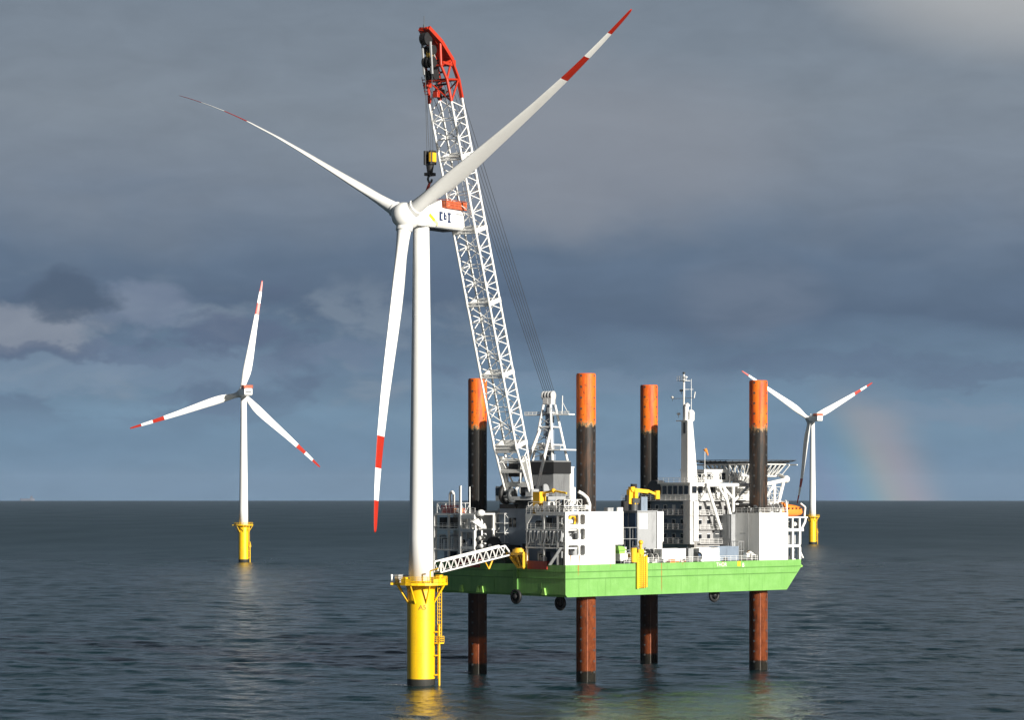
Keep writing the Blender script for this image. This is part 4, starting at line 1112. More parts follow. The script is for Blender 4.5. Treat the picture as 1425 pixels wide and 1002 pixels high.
# bridge on the roof
BZ = DK[3]
m = MB(); m.box(A0 + 0.6, A0 + 9.0, T0 + 0.6, T0 + 9.5, BZ + 0.004, BZ + 3.5); m.box(A0 + 0.2, A0 + 9.4, T0 + 0.2, T0 + 9.9, BZ + 3.502, BZ + 3.8)
br = m.build('bridge', RIGWHITE, ac)
for q in range(5):
    t_ = T0 + 1.1 + q * 1.6
    m = MB(); m.box(A0 + 0.55, A0 + 0.598, t_, t_ + 1.2, BZ + 1.3, BZ + 3.1); m.build('bridge_window', GLASS, ac)
for q in range(4):
    s = A0 + 1.2 + q * 1.9
    m = MB(); m.box(s, s + 1.4, T0 + 0.55, T0 + 0.598, BZ + 1.5, BZ + 3.0); m.build('bridge_window', GLASS, ac)
m = MB(); m.rail([(A0 + 0.3, T0 + 0.3, BZ + 3.8), (A0 + 0.3, T0 + 9.8, BZ + 3.8)], 1.0, 0.04); m.rail([(A0 + 0.3, T0 + 0.3, BZ + 3.8), (A0 + 9.3, T0 + 0.3, BZ + 3.8)], 1.0, 0.04); m.build('bridge_railing', RIGWHITE, ac)
# upper wheelhouse further forward
m = MB(); m.box(53.0, 60.5, 13.0, 20.0, BZ + 3.802, BZ + 6.4); m.box(52.8, 60.7, 12.8, 20.2, BZ + 6.402, BZ + 6.6); m.box(55.302, 66.5, 12.0, 26.0, BZ + 0.004, BZ + 3.5); m.build('wheelhouse', RIGWHITE, ac)
for s in (53.6, 57.6):
    m = MB(); m.box(s, s + 1.9, 12.95, 12.998, BZ + 4.4, BZ + 5.9); m.build('wheelhouse_window', GLASS, ac)
m = MB(); m.box(52.95, 52.998, 13.5, 19.5, BZ + 4.5, BZ + 5.9); m.build('wheelhouse_window', GLASS, ac)
# radar mast
MX, MT = 47.9, 13.0
m = MB()
zt_ = 53.0
m.loft([[(MX, MT, BZ + 3.802), (MX + 3.1, MT, BZ + 3.802), (MX + 3.1, MT + 2.0, BZ + 3.802), (MX, MT + 2.0, BZ + 3.802)],
        [(MX, MT, zt_), (MX + 1.5, MT, zt_), (MX + 1.5, MT + 1.9, zt_), (MX, MT + 1.9, zt_)]], smooth=False)
m.box(MX - 0.3, MX + 1.7, MT - 0.2, MT + 3.2, zt_ + 0.002, zt_ + 0.2)
ms = m.build('radar_mast', RIGWHITE, vessel)
m = MB(); m.box(MX - 0.03, MX + 0.0, MT + 0.6, MT + 1.3, zt_ - 2.6, zt_ - 0.3); m.build('mast_opening', DGREY, ms)
m = MB(); m.tube((MX + 0.5, MT + 1.6, zt_ + 0.2), (MX + 0.5, MT + 1.6, zt_ + 10.0), 0.24, 10, r2=0.2); m.box(MX - 0.4, MX + 1.4, MT + 0.6, MT + 2.8, zt_ + 8.6, zt_ + 8.7)
m.rail([(MX - 0.4, MT + 0.6, zt_ + 8.7), (MX - 0.4, MT + 2.8, zt_ + 8.7)], 0.9, 0.04, 0.8)
m.obox((MX + 0.5, MT - 1.4, zt_ + 4.9), (MX + 0.5, MT + 5.0, zt_ + 4.9), 0.1, 0.1)
m.path([(MX + 0.5, MT - 1.4, zt_ + 4.9), (MX + 0.5, MT - 1.7, zt_ + 6.2)], 0.12, 6)
m.tube((MX + 1.3, MT + 0.2, zt_ + 1.0), (MX + 1.3, MT + 0.2, zt_ + 7.5), 0.06, 6); m.tube((MX + 1.7, MT + 0.6, zt_ + 2.0), (MX + 1.7, MT + 0.6, zt_ + 9.0), 0.05, 6)
m.obox((MX + 0.4, MT + 1.6, zt_ + 6.8), (MX + 1.9, MT + 0.2, zt_ + 6.8), 0.08, 0.08)
m.build('antenna_pole', RIGWHITE, ms)
m = MB(); m.tube((MX + 1.3, MT + 0.3, zt_ + 0.2), (MX + 1.3, MT + 0.3, zt_ + 1.6), 0.75, 18); m.ball((MX + 1.3, MT + 0.3, zt_ + 1.7), 0.78, 18); m.build('radome', RIGWHITE, ms)
m = MB(); m.path([(MX + 0.6, MT + 1.0, zt_ + 0.2), (MX + 0.6, MT + 1.0, zt_ + 3.2), (MX + 1.0, MT + 0.7, zt_ + 3.7)], 0.5, 14); m.build('radome', RIGWHITE, ms)
for (t_, z, r, mt) in ((5.0, 5.2, 0.34, RIGWHITE), (1.6, 10.3, 0.3, DGREY), (2.4, 6.6, 0.34, DGREY), (3.2, 1.6, 0.36, RIGWHITE), (1.0, 9.4, 0.3, RIGWHITE)):
    m = MB(); m.ball((MX + 0.5, MT + t_, zt_ + z), r, 12, 0, 1, 1.3, 0.8); m.tube((MX + 0.5, MT + t_, zt_ + z), (MX + 0.5, MT + t_, zt_ + z - 0.8), 0.06, 6); m.build('antenna', mt, ms)
# helideck over the bow
HC, HT, HR, HH = 73.0, 20.0, 10.6, 44.3
m = MB()
o8 = [(HC + HR * math.cos(R_(22.5 + 45 * i)), HT + HR * math.sin(R_(22.5 + 45 * i))) for i in range(8)]
m.prism(o8, HH, HH + 0.35)
hd = m.build('helideck', HELI, vessel)
m = MB()
o8b = [(HC + (HR + 1.5) * math.cos(R_(22.5 + 45 * i)), HT + (HR + 1.5) * math.sin(R_(22.5 + 45 * i)), HH + 0.55) for i in range(9)]
for i in range(8):
    a = Vector((*o8[i], HH + 0.1)); b = Vector((*o8[(i + 1) % 8], HH + 0.1)); c = Vector(o8b[i]); d = Vector(o8b[i + 1])
    m.tube(c, d, 0.07, 6)
    for q in range(6):
        f = q / 6; m.tube(a.lerp(b, f), c.lerp(d, f), 0.05, 5)
m.build('safety_net', DGREY, hd)
m = MB()
ri = [(HC + 9.6 * math.cos(R_(22.5 + 45 * i)), HT + 9.6 * math.sin(R_(22.5 + 45 * i)), HH - 0.3) for i in range(9)]
ro = [(HC + 7.4 * math.cos(R_(22.5 + 45 * i)), HT + 7.4 * math.sin(R_(22.5 + 45 * i)), HH - 2.9) for i in range(9)]
for i in range(8):
    m.tube(ri[i], ri[i + 1], 0.2, 8); m.tube(ro[i], ro[i + 1], 0.22, 8)
    a, b, c, d = Vector(ri[i]), Vector(ri[i + 1]), Vector(ro[i]), Vector(ro[i + 1])
    for q in range(5):
        f = q / 5; f2 = (q + 0.5) / 5
        m.tube(a.lerp(b, f), c.lerp(d, f2), 0.11, 6); m.tube(c.lerp(d, f2), a.lerp(b, (q + 1) / 5), 0.11, 6)
for q in range(-3, 4):
    m.tube((HC + q * 2.6, HT - 8.6, HH - 0.4), (HC + q * 2.6, HT + 8.6, HH - 0.4), 0.16, 6)
    m.tube((HC + q * 2.0, HT - 6.6, HH - 2.9), (HC + q * 2.0, HT + 6.6, HH - 2.9), 0.14, 6)
    for k in range(5):
        m.tube((HC + q * 2.4, HT - 7 + 3.2 * k, HH - 0.4), (HC + q * 2.0, HT - 5.4 + 3.2 * k * 0.85, HH - 2.9), 0.1, 6)
m.build('deck_truss', RIGWHITE, hd)
m = MB()
# white props and braces along the starboard side, from the deckhouse up to the truss
for (p, q, r) in (((48.5, 8.3, 39.4), (66.0, 8.3, 39.4), 0.42), ((49.0, 8.3, 39.2), (53.0, 8.2, 30.0), 0.36), ((54.0, 8.3, 39.2), (56.3, 8.2, 32.0), 0.36), ((57.0, 8.3, 39.2), (57.0, 8.3, 33.0), 0.36),
                  ((61.8, 8.3, 39.2), (57.2, 8.3, 36.0), 0.3), ((53.6, 8.3, 39.2), (56.8, 8.3, 36.6), 0.3), ((49.2, 8.3, 39.2), (49.2, T0, 36.2), 0.25), ((52.4, 8.3, 39.2), (55.0, 8.3, 36.0), 0.25),
                  ((66.0, 8.3, 39.4), (74.5, 9.0, 40.6), 0.45), ((66.4, 8.3, 39.2), (66.4, 8.3, 34.0), 0.34), ((70.3, 8.6, 40.0), (70.0, 8.3, 34.8), 0.32), ((73.8, 9.0, 40.4), (71.0, 8.3, 34.8), 0.36),
                  ((70.6, 8.6, 40.0), (67.0, 8.3, 36.4), 0.26), ((74.5, 9.0, 40.8), (76.5, 12.6, 41.6), 0.4), ((66.2, 8.3, 39.6), (67.5, 12.6, 41.4), 0.3), ((61.0, 8.3, 39.6), (65.0, 16.8, 41.4), 0.3)):
    m = MB(); m.tube(p, q, r, 12)
    if p[0] == 74.5: m.ball((74.5, 9.0, 40.7), 0.85, 14)
    m.build('support_strut', RIGWHITE, hd)
for p, q in (((66.6, T0 + 2, 36.0), (72.0, 16.0, 41.6)), ((66.6, 28.0, 36.0), (72.0, 24.0, 41.6))):
    m = MB(); m.tube(p, q, 0.4, 10); m.build('support_strut', RIGWHITE, hd)
m = MB(); m.box(57.5, 66.5, 8.0, T0 - 0.02, 35.2, 35.5); m.box(66.5, 73.6, 7.4, 12.0, 34.4, 34.75); m.rail([(66.6, 7.5, 34.75), (73.5, 7.5, 34.75)], 1.1, 0.045); m.box(66.0, 69.5, 8.0, 10.4, 32.2, 34.39)
m.build('bow_walkway', RIGWHITE, hd)
for (s, t_, w, d, h, k, mt) in ((69.0, 8.6, 1.0, 0.9, 1.2, 'pump', [RIGWHITE, GREY]), (71.0, 8.6, 1.2, 0.9, 1.0, 'locker', [RIGWHITE, GREY]), (72.6, 8.6, 0.8, 0.8, 1.3, 'ventilator', [RIGWHITE, BLACK])):
    machine(hd, s, t_, 34.75, w, d, h, k, mt)
r2 = random.Random(11)
for q in range(9):
    s = 60.0 + q * 0.95; t_ = 11.4 + r2.random() * 1.6
    machine(hd, s, t_, BZ + 3.5 if s < 66 else 36.2, 0.9, 0.9, 1.6 + r2.random() * 1.8, ['ventilator', 'pump', 'pipe_bundle'][q % 3], [RIGWHITE, GREY])
# dark cable drum beside the bridge
m = MB(); m.tube((A0 + 0.4, 21.6, BZ + 2.2), (A0 + 2.6, 21.6, BZ + 2.2), 2.1, 28); m.box(A0 + 0.6, A0 + 2.4, 20.0, 23.2, BZ + 0.004, BZ + 0.5)
m.build('cable_drum', DGREY, ac)
m = MB(); m.box(A0 - 1.6, A0 + 2.0, 23.6, 29.0, BZ + 0.2, BZ + 0.5); m.build('awning', RIGWHITE, ac)
m = MB(); m.box(A0 + 0.2, A0 + 1.8, 23.6, 28.8, 33.2, BZ - 0.19); m.build('recess_shade', BLACK, ac)  # solid black block in place of a shaded recess

# --- grey deck house amidships
m = MB(); m.box(33.0, 38.6, 13.2, 18.2, ZD + 0.004, HZ - 0.2); m.box(32.8, 38.8, 13.0, 18.4, HZ - 0.198, HZ + 0.0)
mh = m.build('deckhouse', GREY, vessel)
m = MB(); m.box(32.93, 33.0, 13.6, 15.6, ZD + 0.4, HZ - 0.5); m.box(32.93, 33.0, 16.0, 18.0, ZD + 0.4, HZ - 0.5); m.build('stern_shade_plate', NAVY, mh)  # dark blue plates put the shade of the stern face into its colour
m = MB(); m.box(33.4, 36.0, 13.14, 13.199, HZ - 3.8, HZ - 0.6); m.build('wall_panel', RIGWHITE, mh)
m = MB(); m.box(38.7, 40.6, 13.0, 13.3, ZD + 4.0, HZ - 0.2); m.box(38.7, 40.2, 13.0, 13.3, ZD + 0.1, ZD + 3.99); m.build('wind_screen', RIGWHITE, mh)

cl = random.Random(3)
kinds = ['winch', 'pump', 'locker', 'ventilator', 'pipe_bundle', 'pump', 'winch']
cols = [[BLACK, DGREY], [DGREY, RIGWHITE], [NAVY, GREY], [RIGWHITE, BLACK], [GREY, RIGWHITE], [BLACK, GREY], [BROWN, DGREY]]
for q in range(18):
    s = 23.6 + q * 1.75 + cl.uniform(-0.4, 0.4)
    k = cl.randrange(7)
    machine(vessel, s, 5.2 + cl.uniform(-0.4, 2.6), ZD, cl.uniform(1.0, 1.8), cl.uniform(0.9, 1.4), cl.uniform(1.2, 2.9), kinds[k], cols[cl.randrange(7)])
for q in range(10):      # on the stern jack house roof and round the crane foot
    machine(vessel, 1.0 + cl.uniform(0, 1.2) + (q % 2) * 2.4, 1.6 + q * 0.98, HZ, cl.uniform(0.8, 1.3), cl.uniform(0.7, 1.0), cl.uniform(1.0, 2.3), kinds[cl.randrange(7)], cols[[0, 1, 3, 4, 5][cl.randrange(5)]])
for q in range(9):       # port gallery, between the portal frame and the crane house
    machine(vessel, 0.9 + cl.uniform(0, 2.5), 24.2 + cl.uniform(0, 2.4), ZD + 0.01, cl.uniform(0.8, 1.3), cl.uniform(0.8, 1.2), cl.uniform(1.6, 7.5) if q % 3 == 0 else cl.uniform(1.0, 3.0), ['pump', 'ventilator', 'pipe_bundle'][q % 3], cols[[0, 1, 3, 4, 5][cl.randrange(5)]])
for q in range(8):       # roof of the bow jack house
    machine(vessel, 56.8 + (q % 2) * 0.5 + (5.2 if q > 4 else 0), 0.8 + (q % 5) * 1.2, HZ - 0.5, 0.8, 0.8, cl.uniform(0.8, 1.8), kinds[cl.randrange(7)], cols[[0, 1, 3, 5][cl.randrange(4)]])

def scaffold(s0, s1, t0, t1, z0, z1, ns, nz, mt=None, br=True):
    m = MB()
    r = 0.06
    S = [s0 + (s1 - s0) * i / ns for i in range(ns + 1)]; Z = [z0 + (z1 - z0) * i / nz for i in range(nz + 1)]
    for t_ in (t0, t1):
        for a in S: m.tube((a, t_, z0), (a, t_, z1), r, 6)
        for b in Z[1:]: m.tube((s0, t_, b), (s1, t_, b), r, 6)
        if br:
            for i in range(ns):
                for k in range(nz):
                    if (i + k) % 2: m.tube((S[i], t_, Z[k]), (S[i + 1], t_, Z[k + 1]), 0.045, 5)
                    else: m.tube((S[i + 1], t_, Z[k]), (S[i], t_, Z[k + 1]), 0.045, 5)
    for a in S:
        for b in Z[1:]: m.tube((a, t0, b), (a, t1, b), r, 6)
    for b in Z[1:-1]: m.box(s0, s1, t0 + 0.1, t1 - 0.1, b - 0.06, b - 0.01)
    return m.build('scaffold_frame', mt or RIGWHITE, vessel)


scaffold(17.0, 23.0, 9.0, 11.0, ZD, HZ - 0.6, 3, 4, GREY, False)
scaffold(24.5, 31.5, 11.5, 13.0, ZD, HZ - 3.5, 3, 3, GREY, False)
scaffold(0.4, 5.2, 0.8, 2.2, HZ, HZ + 2.4, 4, 2)
scaffold(0.3, 2.2, 3.0, 11.2, HZ, HZ + 1.9, 1, 2)
scaffold(0.5, 3.0, 32.0, 39.5, HZ - 0.44, HZ + 1.6, 2, 1)
scaffold(-0.2, 0.0, 32.0, 39.6, ZD + 0.1, HZ - 0.8, 1, 4)
scaffold(6.0, 8.0, 24.6, 27.4, ZD, HZ - 0.5, 1, 5)
scaffold(61.0, 66.4, 10.9, 11.9, BZ + 0.01, BZ + 5.2, 3, 3)
scaffold(50.0, 56.0, 10.9, 12.4, BZ + 3.81, BZ + 5.6, 4, 1)
scaffold(66.6, 72.0, 8.4, 9.6, 34.76, 39.0, 3, 3)
scaffold(53.4, 55.0, 3.4, 6.4, ZD, ZD + 4.0, 2, 2, GREY, False)
for q in range(14):      # gear hung in the stern galleries and on the deck behind the rail
    machine(vessel, 0.9 + cl.uniform(0, 2.6), 1.5 + cl.uniform(0, 9.4), [ZD, ZD + 3.5, ZD + 7.1][q % 3] + 0.001, cl.uniform(0.8, 1.3), cl.uniform(0.7, 1.1), cl.uniform(1.2, 2.5), kinds[cl.randrange(7)], cols[cl.randrange(6)])
for q in range(8):
    machine(vessel, 17.5 + q * 1.9, 7.0 + cl.uniform(-0.6, 0.6), ZD, cl.uniform(1.0, 1.6), 1.0, cl.uniform(1.6, 4.2), kinds[cl.randrange(7)], cols[cl.randrange(7)])

# --- thrusters below the hull
def thruster(s, t_, zc, ax):
    m = MB(); m.torus((s, t_, zc), 1.22, 0.34, ax, 28, 10); th_ = m.build('thruster_nozzle', BLACK, vessel)
    m = MB()
    m.tube((s, t_, zc), (s, t_, ZB + 0.4), 0.4, 12); m.ball((s, t_, zc), 0.62, 14)
    e_ = 0.12
    if ax == 'x': m.tube((s + 0.3, t_, zc), (s + 0.3 + e_, t_, zc), 1.2, 24)
    else: m.tube((s, t_ + 0.3, zc), (s, t_ + 0.3 + e_, zc), 1.2, 24)
    m.build('thruster_strut', BLACK, th_)
    m = MB()
    for q in range(4):
        a = math.pi / 2 * q + 0.4
        c, d = math.cos(a), math.sin(a)
        ctr = Vector((s, t_, zc)); e = Vector((0, c, d)) if ax == 'x' else Vector((c, 0, d)); o_ = Vector((0.25, 0, 0)) if ax == 'x' else Vector((0, 0.25, 0))
        f = Vector((0, -d, c)) if ax == 'x' else Vector((-d, 0, c))
        m.add([ctr + e * 0.3 - f * 0.15 - o_, ctr + e * 0.3 + f * 0.15 + o_, ctr + e * 1.05 + f * 0.4 + o_, ctr + e * 1.05 - f * 0.4 - o_], [(0, 1, 2, 3), (3, 2, 1, 0)])
    m.build('propeller', BLACK, th_)


thruster(-0.2, 14.3, 16.9, 'x')
thruster(7.5, 9.5, 15.5, 'x')
thruster(45.0, 2.5, 16.4, 'y')
m = MB(); m.box(-0.4, 0.0, 13.8, 14.9, 17.6, 22.4); m.build('thruster_housing', HULLDARK, hull)

# ------------------------------------------------------------------ things on and round the vessel
def vthing(name, label, cat, s, t_, z, group=None, turn=0.0):
    return thing(name, label, cat, RW(s, t_, z), VA + turn, group)


# yellow boarding ladder over the side
bl = vthing('boarding_ladder', 'yellow steel boarding ladder hanging down the green hull side', 'ladder', 20.9, 0, 18.4)
m = MB()
m.box(-1.5, -1.05, -0.5, -0.12, 0, 7.2); m.box(0.9, 1.4, -0.55, -0.12, 0.2, 6.6); m.box(-1.05, 0.9, -0.35, -0.12, 0.1, 6.4)
m.build('frame', RIGYEL, bl)
m = MB()
for q in range(15): m.tube((-1.0, -0.5, 0.4 + q * 0.42), (0.9, -0.5, 0.4 + q * 0.42), 0.06, 6)
for x in (-0.3, 0.3): m.tube((x, -0.52, 0.1), (x, -0.52, 7.0), 0.08, 6)
m.build('rungs', RIGYEL, bl)
m = MB(); m.bbox(-2.6, -1.3, -0.4, 0.5, 5.3, 8.2, 0.2); m.tube((0.2, 0.0, 6.6), (0.2, 0.3, 9.2), 0.3, 8); m.ball((0.2, 0.2, 9.3), 0.5, 10); m.bbox(-0.6, 1.0, -0.2, 0.9, 6.4, 7.9, 0.25); m.build('winch_head', RIGYEL, bl)

# containers on deck
def container(label, s, t_, z, L, D, H, mat, group='containers on the vessel deck'):
    c = vthing('container', label, 'container', s, t_, z, group)
    m = MB(); m.box(0.06, L - 0.06, 0.06, D - 0.06, 0.14, H - 0.06)
    k = int(L / 0.3)
    for q in range(k): m.box(0.1 + q * (L - 0.2) / k, 0.1 + (q + 0.5) * (L - 0.2) / k, 0.028, 0.06, 0.2, H - 0.2)
    m.build('body', mat, c)
    m = MB()
    for x in (0, L - 0.14):
        for y in (0, D - 0.14): m.box(x, x + 0.14, y, y + 0.14, 0.003, H)
    for y in (0, D - 0.14):
        m.box(0.142, L - 0.142, y + 0.01, y + 0.12, 0.004, 0.15); m.box(0.142, L - 0.142, y + 0.01, y + 0.12, H - 0.15, H - 0.002)
    m.build('frame', mat, c)
    m = MB()
    for y in (0.35, 0.85, D - 0.85, D - 0.35): m.tube((-0.03, y, 0.2), (-0.03, y, H - 0.2), 0.03, 6)
    m.build('door_bars', GREY, c)
    return c


container('long white container nearest the yellow ladder at the deck edge', 28.6, 1.6, ZD + 0.01, 7.0, 2.5, 2.8, RIGWHITE)
container('shorter white container at the deck edge between grey locker and blue box', 39.6, 1.6, ZD + 0.01, 6.0, 2.5, 2.8, RIGWHITE)
container('blue grey container under the stair tower next to the white jack house', 46.6, 3.0, ZD + 0.01, 6.4, 2.5, 3.0, BLUE)
c = vthing('tool_locker', 'grey upright locker standing between two white containers', 'locker', 36.6, 1.8, ZD)
m = MB(); m.bbox(0, 1.5, 0, 1.4, 0.004, 2.7, 0.08); m.box(-0.05, 1.55, -0.05, 1.45, 2.702, 2.8); m.build('cabinet', GREY, c)
m = MB(); m.box(0.1, 0.72, -0.04, -0.001, 0.2, 2.5); m.box(0.78, 1.4, -0.04, -0.001, 0.2, 2.5); m.build('door', GREY, c)
c = vthing('workboat_crate', 'small white crate with a green cover beside the big white jack house', 'crate', 16.4, 1.2, ZD)
m = MB(); m.bbox(0, 2.9, 0, 2.2, 0.5, 2.0, 0.2); m.build('crate', RIGWHITE, c)
m = MB(); m.box(0.1, 2.6, 0.2, 2.0, 0.003, 0.498); m.build('skid', DGREY, c)
m = MB(); m.loft([[(-0.2, 0.3, 2.6), (2.2, 0.3, 2.6), (2.2, 2.6, 2.6), (-0.2, 2.6, 2.6)], [(0.1, 0.8, 3.6), (1.7, 0.8, 3.4), (1.7, 2.2, 3.4), (0.1, 2.2, 3.6)]], smooth=False); m.box(0.2, 1.8, 0.6, 2.0, 2.0, 2.6); m.build('cover', LIME, c)
for q, (s, t_, w, lab, mt, k) in enumerate(((26.0, 1.6, 1.6, 'black winch with white flanges just right of the yellow ladder', [BLACK, RIGWHITE], 'winch'),
                                            (24.3, 1.4, 1.2, 'white ventilator cowl right beside the yellow ladder', [RIGWHITE, BLACK], 'ventilator'),
                                            (53.6, 1.2, 1.4, 'white pump skid beside the blue grey container', [RIGWHITE, BROWN], 'pump'),
                                            (55.2, 1.4, 1.2, 'pipe bundle stacked against the bow jack house', [RIGWHITE, GREY], 'pipe_bundle'),
                                            (38.6, 1.2, 1.2, 'dark winch between grey locker and white container', [NAVY, DGREY], 'winch'))):
    c = vthing({'winch': 'deck_winch', 'ventilator': 'ventilator_cowl', 'pump': 'pump_skid', 'pipe_bundle': 'pipe_bundle'}[k], lab, {'winch': 'winch', 'ventilator': 'ventilator', 'pump': 'pump', 'pipe_bundle': 'pipes'}[k], s, t_, ZD)
    o = machine(c, 0, 0, 0, w, 1.2, 2.0, k, mt); o.name = 'machine_body'
c = vthing('rope_pile', 'heap of orange and white rope at the foot of the long white container', 'rope', 33.4, 0.9, ZD)
m = MB()
for q in range(5): m.torus((0.5 * q - 1.2, 0.1 * (q % 2), 0.12 + 0.08 * (q % 3)), 0.42, 0.1, 'z', 16, 6, q % 2)
m.build('coil', [ORANGE, RIGWHITE], c)
c = vthing('hose_basket', 'low basket of orange fittings along the deck edge below the galleries', 'basket', 30.5, 0.6, ZD)
m = MB(); m.box(-0.8, 0.8, -0.3, 0.3, 0.004, 0.1); m.rail([(-0.8, -0.3, 0.1), (0.8, -0.3, 0.1), (0.8, 0.3, 0.1), (-0.8, 0.3, 0.1), (-0.8, -0.3, 0.1)], 0.5, 0.04, 0.4); m.ball((-0.3, 0, 0.35), 0.25, 10); m.ball((0.3, 0.05, 0.32), 0.22, 10); m.build('basket', ORANGE, c)

# lifeboat
lb = vthing('lifeboat', 'enclosed orange lifeboat in its cradle at the bow', 'lifeboat', 68.6, 2.6, ZD + 9.16)
m = MB()
rings = []
for x, w, zb_, zt2 in ((-3.6, 0.5, 0.9, 1.7), (-3.4, 0.9, 0.5, 2.2), (-2.6, 1.3, 0.2, 2.75), (-1.0, 1.5, 0.06, 2.75), (1.2, 1.5, 0.06, 2.5), (2.6, 1.3, 0.2, 2.2), (3.4, 0.8, 0.6, 1.9), (3.65, 0.4, 1.0, 1.6)):
    rings.append([(x, w * math.cos(a) * (1.0 if math.sin(a) < 0 else 0.86), (zb_ + zt2) / 2 + (zt2 - zb_) / 2 * (abs(math.sin(a)) ** 0.75) * (1 if math.sin(a) >= 0 else -1)) for a in [2 * math.pi * i / 20 for i in range(20)]])
m.loft(rings); m.build('hull', ORANGE, lb)
m = MB(); m.bbox(-3.0, -2.0, -0.6, 0.6, 2.5, 3.1, 0.2); m.build('cockpit', ORANGE, lb)
m = MB()
for q in range(4): m.box(-2.0 + q * 1.2, -1.6 + q * 1.2, -1.5, -1.3, 1.65, 1.95)
m.build('window', GLASS, lb)
m = MB(); m.obox((-3.4, 0, 0.03), (3.2, 0, 0.03), 0.2, 0.16); m.build('keel', DGREY, lb)

# windsock on its pole
ws = vthing('windsock', 'small orange windsock on a thin pole above the wheelhouse', 'windsock', 54.2, 14.0, BZ + 6.6)
m = MB(); m.tube((0, 0, 0), (0, 0, 4.6), 0.06, 6); m.build('pole', RIGWHITE, ws)
m = MB(); m.tube((0, 0, 4.4), (0.5, -0.2, 3.6), 0.42, 12, r2=0.2); m.tube((0.5, -0.2, 3.6), (0.65, -0.3, 3.0), 0.2, 12, r2=0.12); m.build('sock', ORANGE, ws)

# yellow knuckle crane on the grey deckhouse
kc = vthing('knuckle_crane', 'folded yellow and black deck crane on top of the grey deckhouse', 'crane', 34.4, 15.6, HZ + 0.002)
m = MB(); m.tube((0, 0, 0), (0, 0, 1.6), 0.9, 16, 0); m.bbox(-1.0, 1.0, -0.9, 0.9, 1.6, 2.6, 0.2); m.build('pedestal', DGREY, kc)
m = MB(); m.obox((-1.2, 0.2, 1.4), (-1.0, 0.2, 4.4), 0.9, 1.0); m.obox((-0.1, -0.5, 1.3), (0.0, -0.5, 4.6), 0.7, 0.9); m.build('column', RIGYEL, kc)
m = MB(); m.obox((-1.1, -0.2, 4.4), (3.4, -0.6, 4.0), 0.7, 0.8); m.bbox(-1.4, -0.2, -0.7, 0.5, 4.3, 5.0, 0.2); m.build('main_boom', RIGYEL, kc)
m = MB(); m.obox((3.3, -0.6, 4.2), (6.0, -0.9, 3.3), 0.5, 0.5); m.bbox(5.3, 6.5, -1.4, -0.5, 2.4, 4.2, 0.2); m.build('jib', RIGYEL, kc)
m = MB(); m.obox((0.8, -0.3, 1.4), (1.9, -0.4, 3.9), 0.35, 0.35); m.bbox(-0.7, 0.6, -0.6, 0.6, 4.7, 5.6, 0.3); m.build('cylinder', BLACK, kc)
m = MB(); m.bbox(1.4, 3.3, -0.8, 0.9, 0.0, 2.9, 0.1); m.build('power_pack', BLUE, kc)
m = MB(); m.bbox(-3.2, -1.8, -0.4, 0.8, 0.0, 2.0, 0.2); m.bbox(-2.2, -1.6, -0.2, 0.6, 2.0, 3.3, 0.2); m.build('counterweight', BLACK, kc)

# tall yellow fuel tower standing on the jack house roof beside the crane
yt = vthing('tool_basket', 'tall yellow tool basket standing on the jack house roof below the crane', 'basket', 2.4, 10.2, HZ - 0.44)
m = MB(); m.bbox(-0.9, 0.9, -1.1, 1.1, 0.004, 1.9, 0.12); m.bbox(-0.9, 0.9, -1.1, 1.1, 1.95, 4.4, 0.12); m.box(-0.8, 0.8, -1.0, 1.0, 1.9, 1.95); m.build('tank', RIGYEL, yt)
m = MB(); m.tube((0, -1.0, 4.1), (0.2, -4.0, 4.6), 0.24, 8); m.tube((0.2, -4.0, 4.6), (0.3, -7.6, 4.1), 0.2, 8); m.ball((0.2, -3.9, 4.6), 0.5, 10); m.build('arm', RIGYEL, yt)

# ------------------------------------------------------------------ the big crane
CC = (4.05, 553.0)
HK = (-16.0, 525.5)
dvec = Vector((HK[0] - CC[0], HK[1] - CC[1], 0)).normalized()
CA = math.atan2(dvec.y, dvec.x)
crane = thing('crane', 'tall white lattice boom crane with a red head on the vessel', 'crane', (CC[0], CC[1], HZ + 0.5), CA, base=(0, 0, HZ + 0.5))
ZP = HZ + 0.5
m = MB(); m.lathe([(3.4, ZP + 0.002), (3.4, ZP + 0.9), (3.9, ZP + 1.0), (3.9, ZP + 1.7), (3.6, ZP + 1.75)], 40, mats=[0, 0, 1, 1]); m.build('slewing_ring', [DGREY, BLACK], crane)
m = MB(); m.box(-7.5, 4.8, -3.3, 3.3, ZP + 1.752, ZP + 2.5); m.bbox(2.0, 5.2, -3.9, -2.0, ZP + 2.5, ZP + 4.0, 0.2); m.bbox(2.0, 5.2, 2.0, 3.9, ZP + 2.5, ZP + 4.0, 0.2)
m.rail([(-7.4, 3.25, ZP + 2.5), (4.7, 3.25, ZP + 2.5)], 1.1, 0.04); m.build('platform', GREY, crane)
for a, y, r in ((0.5, 0.0, 1.1), (-2.2, 0.0, 1.2)):
    m = MB(); m.tube((a, -1.8, ZP + 3.7), (a, 1.8, ZP + 3.7), r * 0.8, 20, 0)
    for q in (-1.9, 1.8): m.tube((a, q, ZP + 3.7), (a, q + 0.12, ZP + 3.7), r * 1.15, 20, 1)
    m.build('winch_drum', [ROPE, GREY], crane)
m = MB(); m.bbox(1.0, 4.4, -6.2, -3.9, ZP + 1.6, ZP + 4.6, 0.3); cab = m.build('cab', RIGWHITE, crane)
m = MB(); m.box(4.38, 4.43, -6.0, -4.1, ZP + 2.6, ZP + 4.3); m.box(1.5, 4.0, -6.23, -6.18, ZP + 2.8, ZP + 4.2); m.build('window', GLASS, cab)
